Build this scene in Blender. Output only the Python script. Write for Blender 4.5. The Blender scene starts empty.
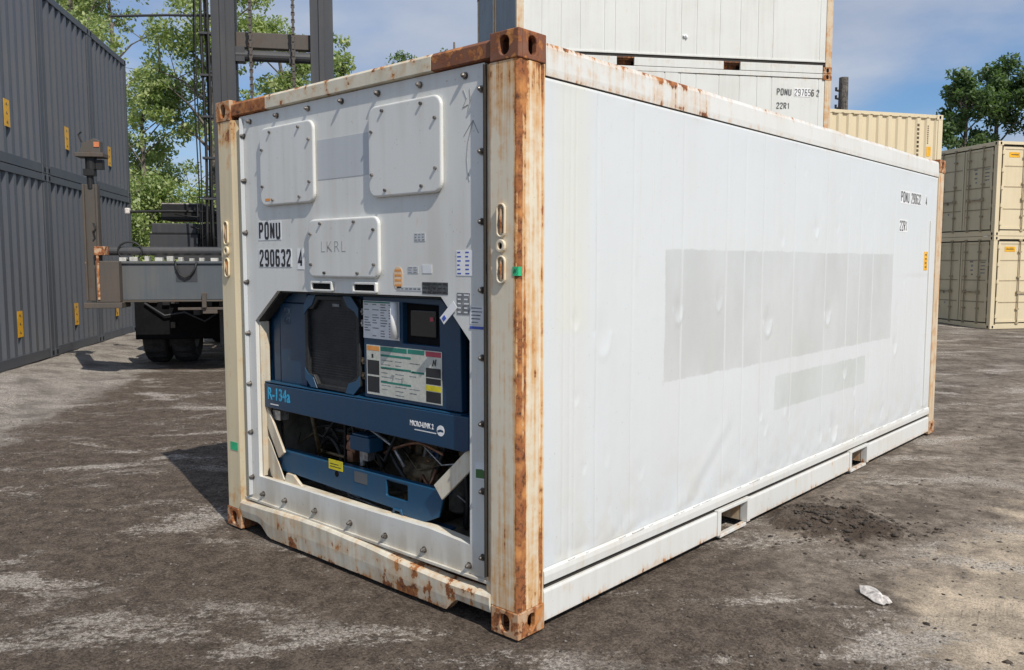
import bpy, bmesh, math, random
import numpy as np
from mathutils import Vector, Matrix

random.seed(7)
rng = np.random.default_rng(11)
scene = bpy.context.scene
COL = scene.collection
PI = math.pi

# ------------------------------------------------------------------ camera
cam_d = bpy.data.cameras.new("camera")
cam = bpy.data.objects.new("camera", cam_d)
COL.objects.link(cam)
YAW, PITCH = 0.7353, -0.08646
CAM = Vector((2.3198, -2.6033, 1.6343))
f_ = Vector((-math.sin(YAW) * math.cos(PITCH), math.cos(YAW) * math.cos(PITCH), math.sin(PITCH)))
r_ = Vector((math.cos(YAW), math.sin(YAW), 0))
u_ = r_.cross(f_)
cam.matrix_world = Matrix.Translation(CAM) @ Matrix((r_, u_, -f_)).transposed().to_4x4()
cam_d.sensor_width = 36.0
cam_d.lens = 833.7 / 1024 * 36.0
cam_d.clip_start = 0.05
cam_d.clip_end = 3000
scene.camera = cam

# ------------------------------------------------------------------ sky and sun
SUN = Vector((2.28, -0.64, 2.591)).normalized()
elev = math.asin(SUN.z)
azim = math.atan2(SUN.x, SUN.y)
world = bpy.data.worlds.new("World")
scene.world = world
world.use_nodes = True
wt = world.node_tree
wt.nodes.clear()
wo = wt.nodes.new("ShaderNodeOutputWorld")
bg = wt.nodes.new("ShaderNodeBackground")
bg.inputs[1].default_value = 0.09
sky = wt.nodes.new("ShaderNodeTexSky")
sky.sky_type = 'NISHITA'
sky.sun_disc = False
sky.sun_elevation = elev
sky.sun_rotation = azim
sky.air_density = 1.0
sky.dust_density = 0.6
sky.ozone_density = 1.6
tcw = wt.nodes.new("ShaderNodeTexCoord")
sep = wt.nodes.new("ShaderNodeSeparateXYZ")
wt.links.new(tcw.outputs['Generated'], sep.inputs[0])


def wmath(op, a, b=None, clamp=False):
    n = wt.nodes.new("ShaderNodeMath")
    n.operation = op
    n.use_clamp = clamp
    for i, v in enumerate((a, b)):
        if v is None:
            continue
        if isinstance(v, (int, float)):
            n.inputs[i].default_value = v
        else:
            wt.links.new(v, n.inputs[i])
    return n.outputs[0]


zz = wmath('ADD', wmath('MAXIMUM', sep.outputs[2], 0.0), 0.16)
cx = wmath('DIVIDE', sep.outputs[0], zz)
cy = wmath('DIVIDE', sep.outputs[1], zz)
comb = wt.nodes.new("ShaderNodeCombineXYZ")
wt.links.new(cx, comb.inputs[0])
wt.links.new(cy, comb.inputs[1])
comb.inputs[2].default_value = 3.7


def wnoise(scale, detail, rough, dist=0.0):
    n = wt.nodes.new("ShaderNodeTexNoise")
    n.inputs['Scale'].default_value = scale
    n.inputs['Detail'].default_value = detail
    n.inputs['Roughness'].default_value = rough
    n.inputs['Distortion'].default_value = dist
    wt.links.new(comb.outputs[0], n.inputs['Vector'])
    return n.outputs['Fac']


c1 = wnoise(0.55, 9, 0.55, 0.3)
c2 = wnoise(1.7, 6, 0.5)
cl = wmath('ADD', wmath('MULTIPLY', c1, 0.75), wmath('MULTIPLY', c2, 0.25))
mr = wt.nodes.new("ShaderNodeMapRange")
mr.interpolation_type = 'SMOOTHSTEP'
wt.links.new(cl, mr.inputs[0])
mr.inputs[1].default_value = 0.36
mr.inputs[2].default_value = 0.59
mr.inputs[3].default_value = 0.06
mr.inputs[4].default_value = 0.95
cramp = wt.nodes.new("ShaderNodeMix")
cramp.data_type = 'RGBA'
cramp.inputs['A'].default_value = (3.3, 4.0, 5.5, 1)
cramp.inputs['B'].default_value = (6.9, 7.4, 8.3, 1)
wt.links.new(c2, cramp.inputs['Factor'])
skm = wt.nodes.new("ShaderNodeMix")
skm.data_type = 'RGBA'
skm.blend_type = 'MULTIPLY'
skm.inputs['Factor'].default_value = 1.0
skm.inputs['B'].default_value = (0.76, 1.04, 1.32, 1)
wt.links.new(sky.outputs[0], skm.inputs['A'])
wmix = wt.nodes.new("ShaderNodeMix")
wmix.data_type = 'RGBA'
wt.links.new(mr.outputs[0], wmix.inputs['Factor'])
wt.links.new(skm.outputs['Result'], wmix.inputs['A'])
wt.links.new(cramp.outputs['Result'], wmix.inputs['B'])
wt.links.new(wmix.outputs['Result'], bg.inputs[0])
wt.links.new(bg.outputs[0], wo.inputs[0])

sun_d = bpy.data.lights.new("sun", 'SUN')
sun_d.energy = 4.25
sun_d.angle = math.radians(0.5)
sun_d.color = (1.0, 0.93, 0.83)
sun = bpy.data.objects.new("sun", sun_d)
COL.objects.link(sun)
sun.rotation_euler = (-SUN).to_track_quat('-Z', 'Y').to_euler()
sun.location = (10, -5, 20)

scene.view_settings.view_transform = 'Standard'
scene.view_settings.look = 'None'
scene.view_settings.exposure = 0.0
scene.view_settings.gamma = 1.0
scene.render.engine = 'CYCLES'
scene.cycles.max_bounces = 6


# ------------------------------------------------------------------ materials
class NT:
    """small node-tree helper"""

    def __init__(self, name):
        self.m = bpy.data.materials.new(name)
        self.m.use_nodes = True
        self.t = self.m.node_tree
        self.t.nodes.clear()
        self.out = self.t.nodes.new("ShaderNodeOutputMaterial")
        self.b = self.t.nodes.new("ShaderNodeBsdfPrincipled")
        self.t.links.new(self.b.outputs[0], self.out.inputs[0])
        g = self.t.nodes.new("ShaderNodeNewGeometry")
        self.pos = g.outputs['Position']
        self.oc = self.t.nodes.new("ShaderNodeTexCoord").outputs['Object']

    def put(self, sock, v):
        if isinstance(v, (int, float)):
            sock.default_value = v
        elif isinstance(v, tuple):
            sock.default_value = v if len(v) == len(sock.default_value) else (*v, 1)
        else:
            self.t.links.new(v, sock)

    def math(self, op, a, b=None, c=None, clamp=False):
        n = self.t.nodes.new("ShaderNodeMath")
        n.operation = op
        n.use_clamp = clamp
        for i, v in enumerate((a, b, c)):
            if v is not None:
                self.put(n.inputs[i], v)
        return n.outputs[0]

    def scale(self, vec, s, off=(0, 0, 0), rot=(0, 0, 0)):
        n = self.t.nodes.new("ShaderNodeMapping")
        n.inputs['Scale'].default_value = s
        n.inputs['Location'].default_value = off
        n.inputs['Rotation'].default_value = rot
        self.t.links.new(vec, n.inputs[0])
        return n.outputs[0]

    def noise(self, vec, scale, detail=4, rough=0.55, dist=0.0):
        n = self.t.nodes.new("ShaderNodeTexNoise")
        n.inputs['Scale'].default_value = scale
        n.inputs['Detail'].default_value = detail
        n.inputs['Roughness'].default_value = rough
        n.inputs['Distortion'].default_value = dist
        self.t.links.new(vec, n.inputs['Vector'])
        return n.outputs['Fac']

    def voro(self, vec, scale):
        n = self.t.nodes.new("ShaderNodeTexVoronoi")
        n.inputs['Scale'].default_value = scale
        self.t.links.new(vec, n.inputs['Vector'])
        return n.outputs['Distance']

    def mr(self, v, a, b, c=0.0, d=1.0, smooth=True):
        n = self.t.nodes.new("ShaderNodeMapRange")
        if smooth:
            n.interpolation_type = 'SMOOTHSTEP'
        self.put(n.inputs[0], v)
        for i, x in enumerate((a, b, c, d)):
            n.inputs[i + 1].default_value = x
        return n.outputs[0]

    def mix(self, f, a, b, blend='MIX'):
        n = self.t.nodes.new("ShaderNodeMix")
        n.data_type = 'RGBA'
        n.blend_type = blend
        self.put(n.inputs['Factor'], f)
        self.put(n.inputs['A'], a)
        self.put(n.inputs['B'], b)
        return n.outputs['Result']

    def xyz(self, vec):
        n = self.t.nodes.new("ShaderNodeSeparateXYZ")
        self.t.links.new(vec, n.inputs[0])
        return n.outputs

    def bump(self, h, strength=0.3, dist=0.01):
        n = self.t.nodes.new("ShaderNodeBump")
        n.inputs['Strength'].default_value = strength
        n.inputs['Distance'].default_value = dist
        self.t.links.new(h, n.inputs['Height'])
        self.t.links.new(n.outputs[0], self.b.inputs['Normal'])

    def done(self, col, rough=0.5, metal=0.0, spec=0.5):
        self.put(self.b.inputs['Base Color'], col)
        self.put(self.b.inputs['Roughness'], rough)
        self.put(self.b.inputs['Metallic'], metal)
        self.put(self.b.inputs['Specular IOR Level'], spec)
        return self.m


def c4(c):
    return (c[0], c[1], c[2], 1.0)


def rust_colour(n, v):
    fine = n.noise(v, 38, 6, 0.7)
    a = n.mix(n.mr(fine, 0.35, 0.55), c4((0.075, 0.028, 0.014)), c4((0.29, 0.100, 0.032)))
    return n.mix(n.mr(n.noise(v, 9, 4), 0.45, 0.66), a, c4((0.52, 0.225, 0.070)))


def paint(name, base, rough=0.42, grime=0.35, gcol=(0.30, 0.26, 0.20), thr=0.9, rs=7.0, bias=(), streak=0.5,
          alt=None, bump=0.12, halo=0.5, post=None, world_space=True, gs=1.0, halo_w=0.13):
    """weathered paint: large tone drift, vertical run marks, specks, rust where thr is passed (bias raises it)"""
    n = NT(name)
    v = n.pos if world_space else n.oc
    big = n.noise(v, 1.3 * gs, 5)
    runs = n.noise(n.scale(v, (14, 14, 0.7)), 1.0, 5, 0.6)
    fine = n.noise(v, 24, 6, 0.65)
    g = n.math('MULTIPLY', n.mr(n.math('ADD', n.math('MULTIPLY', big, 0.5), n.math('MULTIPLY', runs, 0.5)), 0.42, 0.68), grime)
    col = c4(base)
    if alt is not None:
        col = n.mix(n.mr(n.noise(v, 2.3, 5), 0.4, 0.6), col, c4(alt))
    if post is not None:
        col = post(n, v, col)
    col = n.mix(g, col, c4(gcol))
    speck = n.mr(n.noise(v, 60, 3, 0.5), 0.70, 0.74)
    col = n.mix(n.math('MULTIPLY', speck, 0.45 * min(1, grime * 2.5)), col, c4((0.16, 0.11, 0.07)))
    r = n.math('ADD', n.math('MULTIPLY', n.noise(v, rs, 9, 0.62), 1.0 - streak * 0.5),
               n.math('MULTIPLY', n.noise(n.scale(v, (34, 34, 1.1)), 1.0, 7, 0.68), streak * 0.5))
    x, y, z = n.xyz(v)
    for bkind, p, w, s in bias:
        if bkind == 'z':
            d = n.math('ABSOLUTE', n.math('SUBTRACT', z, p))
        elif bkind == 'y':
            d = n.math('ABSOLUTE', n.math('SUBTRACT', y, p))
        elif bkind == 'x':
            d = n.math('ABSOLUTE', n.math('SUBTRACT', x, p))
        elif bkind == 'xz':
            dx = n.math('SUBTRACT', x, p[0])
            dz = n.math('SUBTRACT', z, p[1])
            d = n.math('SQRT', n.math('ADD', n.math('MULTIPLY', dx, dx), n.math('MULTIPLY', dz, dz)))
        elif bkind == 'yz':
            dx = n.math('SUBTRACT', y, p[0])
            dz = n.math('SUBTRACT', z, p[1])
            d = n.math('SQRT', n.math('ADD', n.math('MULTIPLY', dx, dx), n.math('MULTIPLY', dz, dz)))
        else:
            dx = n.math('SUBTRACT', x, p[0])
            dy = n.math('SUBTRACT', y, p[1])
            d = n.math('SQRT', n.math('ADD', n.math('MULTIPLY', dx, dx), n.math('MULTIPLY', dy, dy)))
        r = n.math('ADD', r, n.mr(d, 0, w, s, 0.0))
    mask = n.mr(r, thr, thr + 0.035)
    hal = n.math('MULTIPLY', n.mr(r, thr - halo_w, thr + 0.02), halo)
    col = n.mix(hal, col, c4((base[0] * 0.85, base[1] * 0.50, base[2] * 0.22)))
    col = n.mix(mask, col, rust_colour(n, v))
    h = n.math('ADD', n.math('MULTIPLY', fine, 0.3), n.math('MULTIPLY', mask, -0.8))
    h = n.math('ADD', h, n.math('MULTIPLY', n.math('MULTIPLY', mask, n.noise(v, 70, 4)), 1.2))
    n.bump(h, bump * 3, 0.004)
    rg = n.math('ADD', n.mr(mask, 0, 1, rough, 0.85), n.math('MULTIPLY', n.math('SUBTRACT', fine, 0.5), 0.2))
    return n.done(col, rg)


def flat(name, col, rough=0.5, metal=0.0, var=0.12, sc=20, bump=0.0):
    n = NT(name)
    f = n.noise(n.pos, sc, 5, 0.6)
    g = n.noise(n.pos, sc * 0.15, 4)
    a = tuple(max(0, x * (1 - var * 2)) for x in col)
    b = tuple(min(1, x * (1 + var)) for x in col)
    c = n.mix(n.mr(n.math('ADD', n.math('MULTIPLY', f, 0.5), n.math('MULTIPLY', g, 0.5)), 0.35, 0.65), c4(a), c4(b))
    if bump:
        n.bump(f, bump, 0.005)
    return n.done(c, rough, metal)


def patches(n, v, col):
    """paler strips and the two rectangles where old lettering was taken off the long side"""
    x, y, z = n.xyz(v)
    wob = n.math('ADD', n.math('MULTIPLY', n.math('SUBTRACT', n.noise(v, 5, 3), 0.5), 0.035), n.math('MULTIPLY', n.math('SUBTRACT', n.noise(v, 45, 6, 0.7), 0.5), 0.035))
    yy = n.math('ADD', y, wob)
    zz_ = n.math('ADD', z, n.math('MULTIPLY', wob, 0.8))

    def rect(y0, y1, z0, z1, e=0.006):
        a = n.mr(yy, y0 - e, y0 + e)
        b = n.mr(yy, y1 - e, y1 + e, 1, 0)
        c = n.mr(zz_, z0 - e, z0 + e)
        d = n.mr(zz_, z1 - e, z1 + e, 1, 0)
        return n.math('MULTIPLY', n.math('MULTIPLY', a, b), n.math('MULTIPLY', c, d))
    strips = 0.0
    for s in (1.33, 1.822, 2.048, 2.289, 2.748, 3.29, 3.711, 3.96, 4.246):
        strips = n.math('ADD', strips, n.mr(n.math('ABSOLUTE', n.math('SUBTRACT', y, s)), 0.004, 0.016, 1, 0))
    keep = n.mr(strips, 0, 1, 1, 0.35)
    cloud = n.mr(n.noise(n.scale(v, (1, 1, 0.5)), 2.2, 5), 0.3, 0.7, 0.45, 0.95)
    m1 = n.math('MULTIPLY', n.math('MULTIPLY', rect(1.165, 4.72, 1.006, 1.705), keep), cloud)
    m2 = n.math('MULTIPLY', n.math('MULTIPLY', rect(2.51, 4.145, 0.68, 0.90), keep), cloud)
    col = n.mix(m1, col, c4((0.50, 0.525, 0.53)))
    col = n.mix(m2, col, c4((0.50, 0.54, 0.53)))
    joint = 0.0
    for s in (0.314, 0.40, 0.562, 0.862, 1.33, 1.822, 2.289, 2.748, 3.29, 3.96, 4.726, 5.1):
        joint = n.math('ADD', joint, n.mr(n.math('ABSOLUTE', n.math('SUBTRACT', y, s)), 0.002, 0.007, 1, 0))
    col = n.mix(n.math('MULTIPLY', joint, n.mr(n.noise(v, 3, 5), 0.4, 0.6, 0.03, 0.22)), col, c4((0.45, 0.45, 0.43)))
    drip = n.math('MULTIPLY', n.mr(n.noise(n.scale(v, (40, 40, 1.1)), 1, 5, 0.6), 0.60, 0.72), n.mr(n.noise(v, 1.6, 4), 0.45, 0.62, 0, 0.30))
    col = n.mix(drip, col, c4((0.50, 0.48, 0.42)))
    scuff = n.mr(n.noise(n.scale(v, (1, 3, 7), rot=(-0.5, 0, 0)), 5, 9, 0.78), 0.645, 0.67, 0, 0.5)
    col = n.mix(scuff, col, c4((0.40, 0.40, 0.39)))
    # yellowed band by the near post, top 3/4
    band = n.math('MULTIPLY', n.mr(n.math('ABSOLUTE', n.math('SUBTRACT', y, 0.38)), 0.05, 0.17, 1, 0),
                  n.mr(n.math('ADD', z, n.math('MULTIPLY', wob, 2)), 1.30, 1.34, 0.15, 0.38))
    col = n.mix(band, col, c4((0.66, 0.65, 0.54)))
    # warm scraping along the lower part
    low = n.math('MULTIPLY', n.mr(z, 0.15, 0.75, 1, 0), n.mr(n.noise(v, 5, 7, 0.7), 0.46, 0.62, 0, 0.5))
    col = n.mix(low, col, c4((0.60, 0.57, 0.50)))
    scr = n.mr(n.noise(n.scale(v, (1, 9, 2), rot=(0.5, 0, 0)), 3, 6, 0.7), 0.66, 0.70, 0, 0.35)
    return n.mix(scr, col, c4((0.48, 0.46, 0.42)))


def frontlow(n, v, col):
    """road dirt that has splashed on the lowest part"""
    x, y, z = n.xyz(v)
    m = n.mr(n.math('ADD', z, n.math('MULTIPLY', n.noise(v, 6, 5), 0.2)), 0.30, 0.50, 0.75, 0)
    col = n.mix(m, col, n.mix(n.mr(n.noise(n.scale(v, (9, 9, 2)), 1, 6), 0.4, 0.6), c4((0.66, 0.62, 0.52)), c4((0.48, 0.42, 0.32))))
    return col


M = {}
M['side'] = paint('white_side_paint', (0.635, 0.67, 0.69), 0.35, 0.16, (0.55, 0.54, 0.50), thr=0.76, rs=9, streak=0.4, post=patches, bump=0.02, halo=0.3,
                  bias=(('z', 2.42, 0.05, 0.08), ('z', 0.18, 0.06, 0.06)))
M['siderail'] = paint('white_rail_paint', (0.69, 0.70, 0.68), 0.4, 0.28, (0.52, 0.47, 0.37), thr=0.675, rs=10, streak=0.9, bump=0.05,
                      bias=(('z', 2.585, 0.07, 0.13), ('z', 2.435, 0.03, 0.06), ('yz', (0.42, 2.52), 0.32, 0.10), ('yz', (1.50, 2.44), 0.20, 0.13), ('yz', (1.25, 2.60), 0.35, 0.12), ('yz', (0.9, 2.60), 0.6, 0.07), ('z', 0.03, 0.05, 0.12)))
M['front'] = paint('grey_white_front_panel', (0.68, 0.69, 0.67), 0.42, 0.34, (0.42, 0.39, 0.32), thr=0.72, rs=9, streak=0.8, bump=0.04, post=frontlow)
M['frontpatch'] = paint('bare_patch_paint', (0.50, 0.53, 0.56), 0.45, 0.15, thr=0.8, bump=0.02)
M['sill'] = paint('worn_cream_sill', (0.68, 0.64, 0.53), 0.5, 0.75, (0.36, 0.29, 0.20), thr=0.62, rs=13, streak=0.7, bump=0.08,
                  bias=(('z', 0.0, 0.06, 0.11), ('z', 0.10, 0.14, 0.035), ('xz', (-0.75, 0.08), 0.35, 0.10), ('xz', (-0.35, 0.10), 0.25, 0.08), ('xz', (-1.75, 0.10), 0.2, 0.07)))
M['postR'] = paint('rusting_cream_post', (0.71, 0.65, 0.52), 0.5, 0.40, (0.50, 0.38, 0.22), thr=0.655, rs=16, streak=1.3, bump=0.1, halo=0.9, halo_w=0.17,
                   bias=(('xy', (-0.006, 0.0), 0.034, 0.20), ('xy', (0.0, 0.018), 0.022, 0.22), ('xy', (0.0, 0.044), 0.022, 0.18), ('xy', (0.0, 0.156), 0.014, 0.18), ('xy', (0, 0.09), 0.09, 0.040),
                         ('z', 2.45, 0.38, 0.12), ('z', 0.10, 0.95, 0.085), ('z', 1.25, 0.4, 0.02)))
M['postL'] = paint('yellowed_cream_post', (0.71, 0.61, 0.41), 0.5, 0.5, (0.44, 0.36, 0.24), thr=0.68, rs=12, streak=0.9, bump=0.08, halo=0.8,
                   bias=(('z', 2.42, 0.30, 0.15), ('z', 0.20, 0.20, 0.10)))
M['header'] = paint('cream_header', (0.66, 0.62, 0.50), 0.5, 0.45, (0.40, 0.34, 0.22), thr=0.60, rs=17, streak=0.3, bump=0.08,
                    bias=(('z', 2.585, 0.04, 0.07),))
M['headrust'] = paint('rusted_header', (0.40, 0.26, 0.15), 0.8, 0.3, thr=0.40, rs=10, streak=0.2, bump=0.12)
M['rust'] = paint('rusted_steel', (0.50, 0.36, 0.24), 0.8, 0.3, thr=0.47, rs=15, streak=0.2, bump=0.15)
M['rustbrown'] = paint('dark_brown_rusted_steel', (0.22, 0.10, 0.06), 0.8, 0.4, (0.08, 0.04, 0.03), thr=0.50, rs=15, streak=0.2, bump=0.15)
M['darkrust'] = paint('dark_rust', (0.12, 0.06, 0.04), 0.85, 0.3, thr=0.5, rs=12, bump=0.1)
M['blue'] = paint('dark_blue_unit_paint', (0.006, 0.043, 0.100), 0.38, 0.35, (0.03, 0.042, 0.055), thr=0.80, rs=9, streak=0.5, bump=0.03, halo=0.15)
M['bluelt'] = paint('blue_guard_paint', (0.009, 0.066, 0.142), 0.4, 0.4, (0.05, 0.07, 0.085), thr=0.76, rs=9, streak=0.5, bump=0.03, halo=0.15)
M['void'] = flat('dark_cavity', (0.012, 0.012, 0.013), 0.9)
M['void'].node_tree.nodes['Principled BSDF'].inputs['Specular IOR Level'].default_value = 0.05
M['mesh'] = flat('black_grille', (0.018, 0.019, 0.021), 0.6, var=0.3, sc=60)
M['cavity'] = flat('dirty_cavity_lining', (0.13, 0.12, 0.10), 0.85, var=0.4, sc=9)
M['bolt'] = flat('aged_bolt', (0.22, 0.20, 0.18), 0.45, 0.6, var=0.4, sc=120)
M['hose'] = flat('black_rubber_and_shade', (0.018, 0.018, 0.018), 0.6, var=0.3)
M['copper'] = flat('dull_copper', (0.30, 0.15, 0.09), 0.45, 0.5, var=0.3)
M['alu'] = flat('dull_aluminium', (0.42, 0.42, 0.42), 0.4, 0.7, var=0.3, sc=40)
M['brass'] = flat('oily_brown_metal', (0.14, 0.10, 0.055), 0.5, 0.3, var=0.4, sc=30)
M['paper'] = flat('white_label', (0.70, 0.72, 0.74), 0.5, var=0.05)
M['white'] = flat('clean_white', (0.80, 0.81, 0.82), 0.4, var=0.03)
M['ink'] = flat('black_ink', (0.022, 0.022, 0.024), 0.6, var=0.1)
M['fadeink'] = flat('faded_grey_ink', (0.22, 0.23, 0.24), 0.6, var=0.3, sc=60)
M['ink2'] = flat('weathered_black_ink', (0.10, 0.105, 0.11), 0.6, var=0.3, sc=60)
M['faintink'] = flat('faint_pencil', (0.34, 0.35, 0.34), 0.6, var=0.1)
M['teal'] = flat('teal_print', (0.02, 0.21, 0.16), 0.5)
M['cyan'] = flat('cyan_lettering', (0.03, 0.36, 0.62), 0.5, var=0.15, sc=60)
M['red'] = flat('red_print', (0.45, 0.06, 0.09), 0.5)
M['orange'] = flat('orange_print', (0.72, 0.30, 0.07), 0.5)
M['amber'] = flat('amber_sticker', (0.80, 0.42, 0.015), 0.45, var=0.12, sc=30)
M['yellow'] = flat('yellow_tag', (0.72, 0.62, 0.02), 0.5)
M['green'] = flat('green_sticker', (0.03, 0.50, 0.22), 0.5)
M['bluep'] = flat('blue_print', (0.05, 0.10, 0.45), 0.5)
M['grey'] = paint('slate_grey_container_paint', (0.088, 0.096, 0.112), 0.42, 0.45, (0.125, 0.12, 0.115), thr=0.735, rs=6, streak=0.6, bump=0.03, halo=0.2)
M['greyrail'] = paint('slate_grey_rail_paint', (0.066, 0.073, 0.086), 0.45, 0.45, (0.11, 0.105, 0.10), thr=0.77, rs=7, bump=0.03, halo=0.2)
M['beige'] = paint('beige_container_paint', (0.68, 0.585, 0.40), 0.42, 0.25, (0.50, 0.40, 0.25), thr=0.80, rs=6, bump=0.02, halo=0.3)
M['beigeend'] = paint('beige_door_paint', (0.60, 0.53, 0.37), 0.45, 0.35, (0.42, 0.36, 0.24), thr=0.80, rs=6, bump=0.02, halo=0.3)
M['gasket'] = flat('dark_door_gasket', (0.03, 0.026, 0.022), 0.8)
M['stackside'] = paint('aged_white_container_paint', (0.66, 0.675, 0.65), 0.42, 0.34, (0.48, 0.47, 0.42), thr=0.70, rs=6, streak=0.9, bump=0.03,
                       bias=(('z', 5.30, 0.10, 0.08), ('z', 5.10, 0.08, 0.08)))
M['stackpost'] = paint('rusting_container_post', (0.62, 0.52, 0.38), 0.5, 0.5, (0.42, 0.32, 0.2), thr=0.585, rs=9, streak=1.0, bump=0.08, halo=0.8)
M['stackend'] = paint('grey_blue_end_paint', (0.27, 0.31, 0.35), 0.5, 0.6, (0.14, 0.15, 0.16), thr=0.74, rs=6, streak=0.8, bump=0.03)
M['steel'] = paint('worn_grey_machine_paint', (0.046, 0.049, 0.055), 0.48, 0.5, (0.09, 0.08, 0.07), thr=0.71, rs=6, streak=0.7, bump=0.04, halo=0.35)
M['beam'] = paint('grey_blue_beam_paint', (0.086, 0.100, 0.112), 0.45, 0.5, (0.15, 0.14, 0.125), thr=0.72, rs=5, streak=0.5, bump=0.03, halo=0.3)
M['dusty'] = paint('dusty_brown_steel', (0.080, 0.070, 0.060), 0.6, 0.6, (0.11, 0.08, 0.06), thr=0.63, rs=8, streak=0.8, bump=0.08, halo=0.4)
M['blackm'] = flat('black_machine_paint', (0.009, 0.009, 0.0095), 0.6, var=0.3)
M['tyre'] = flat('dusty_tyre_rubber', (0.045, 0.042, 0.040), 0.85, var=0.3, sc=30, bump=0.4)
M['wood'] = flat('weathered_pole_timber', (0.14, 0.125, 0.11), 0.85, var=0.4, sc=14, bump=0.4)
M['bark'] = flat('grey_brown_bark', (0.16, 0.14, 0.115), 0.9, var=0.4, sc=12, bump=0.5)
M['rag'] = flat('dusty_white_plastic', (0.60, 0.56, 0.53), 0.6, var=0.3, sc=40, bump=0.2)
M['stone'] = flat('pale_grey_stone', (0.20, 0.18, 0.16), 0.9, var=0.5, sc=25, bump=0.3)
M['clod'] = flat('dark_earth_clod', (0.075, 0.060, 0.048), 0.95, var=0.35, sc=40, bump=0.6)
M['fallen'] = flat('sawn_yellow_timber', (0.55, 0.40, 0.22), 0.8, var=0.2, sc=20)


def leaf_mat(name, a, b, tr=0.35):
    n = NT(name)
    f = n.noise(n.pos, 1.1, 3)
    g = n.noise(n.pos, 9, 2)
    c = n.mix(n.mr(n.math('ADD', n.math('MULTIPLY', f, 0.5), n.math('MULTIPLY', g, 0.5)), 0.36, 0.62), c4(a), c4(b))
    n.put(n.b.inputs['Base Color'], c)
    n.b.inputs['Roughness'].default_value = 0.5
    t = n.t.nodes.new("ShaderNodeBsdfTranslucent")
    n.t.links.new(n.mix(1.0, c, c4((1.3, 1.5, 0.7)), 'MULTIPLY'), t.inputs[0])
    mx = n.t.nodes.new("ShaderNodeMixShader")
    mx.inputs[0].default_value = tr
    n.t.links.new(n.b.outputs[0], mx.inputs[1])
    n.t.links.new(t.outputs[0], mx.inputs[2])
    n.t.links.new(mx.outputs[0], n.out.inputs[0])
    return n.m


M['leafA'] = leaf_mat('pale_green_leaves', (0.15, 0.22, 0.065), (0.42, 0.47, 0.22))
M['leafB'] = leaf_mat('dark_green_leaves', (0.055, 0.105, 0.038), (0.16, 0.23, 0.10))
M['leafC'] = leaf_mat('fresh_green_leaves', (0.09, 0.15, 0.05), (0.20, 0.27, 0.11))


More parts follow.
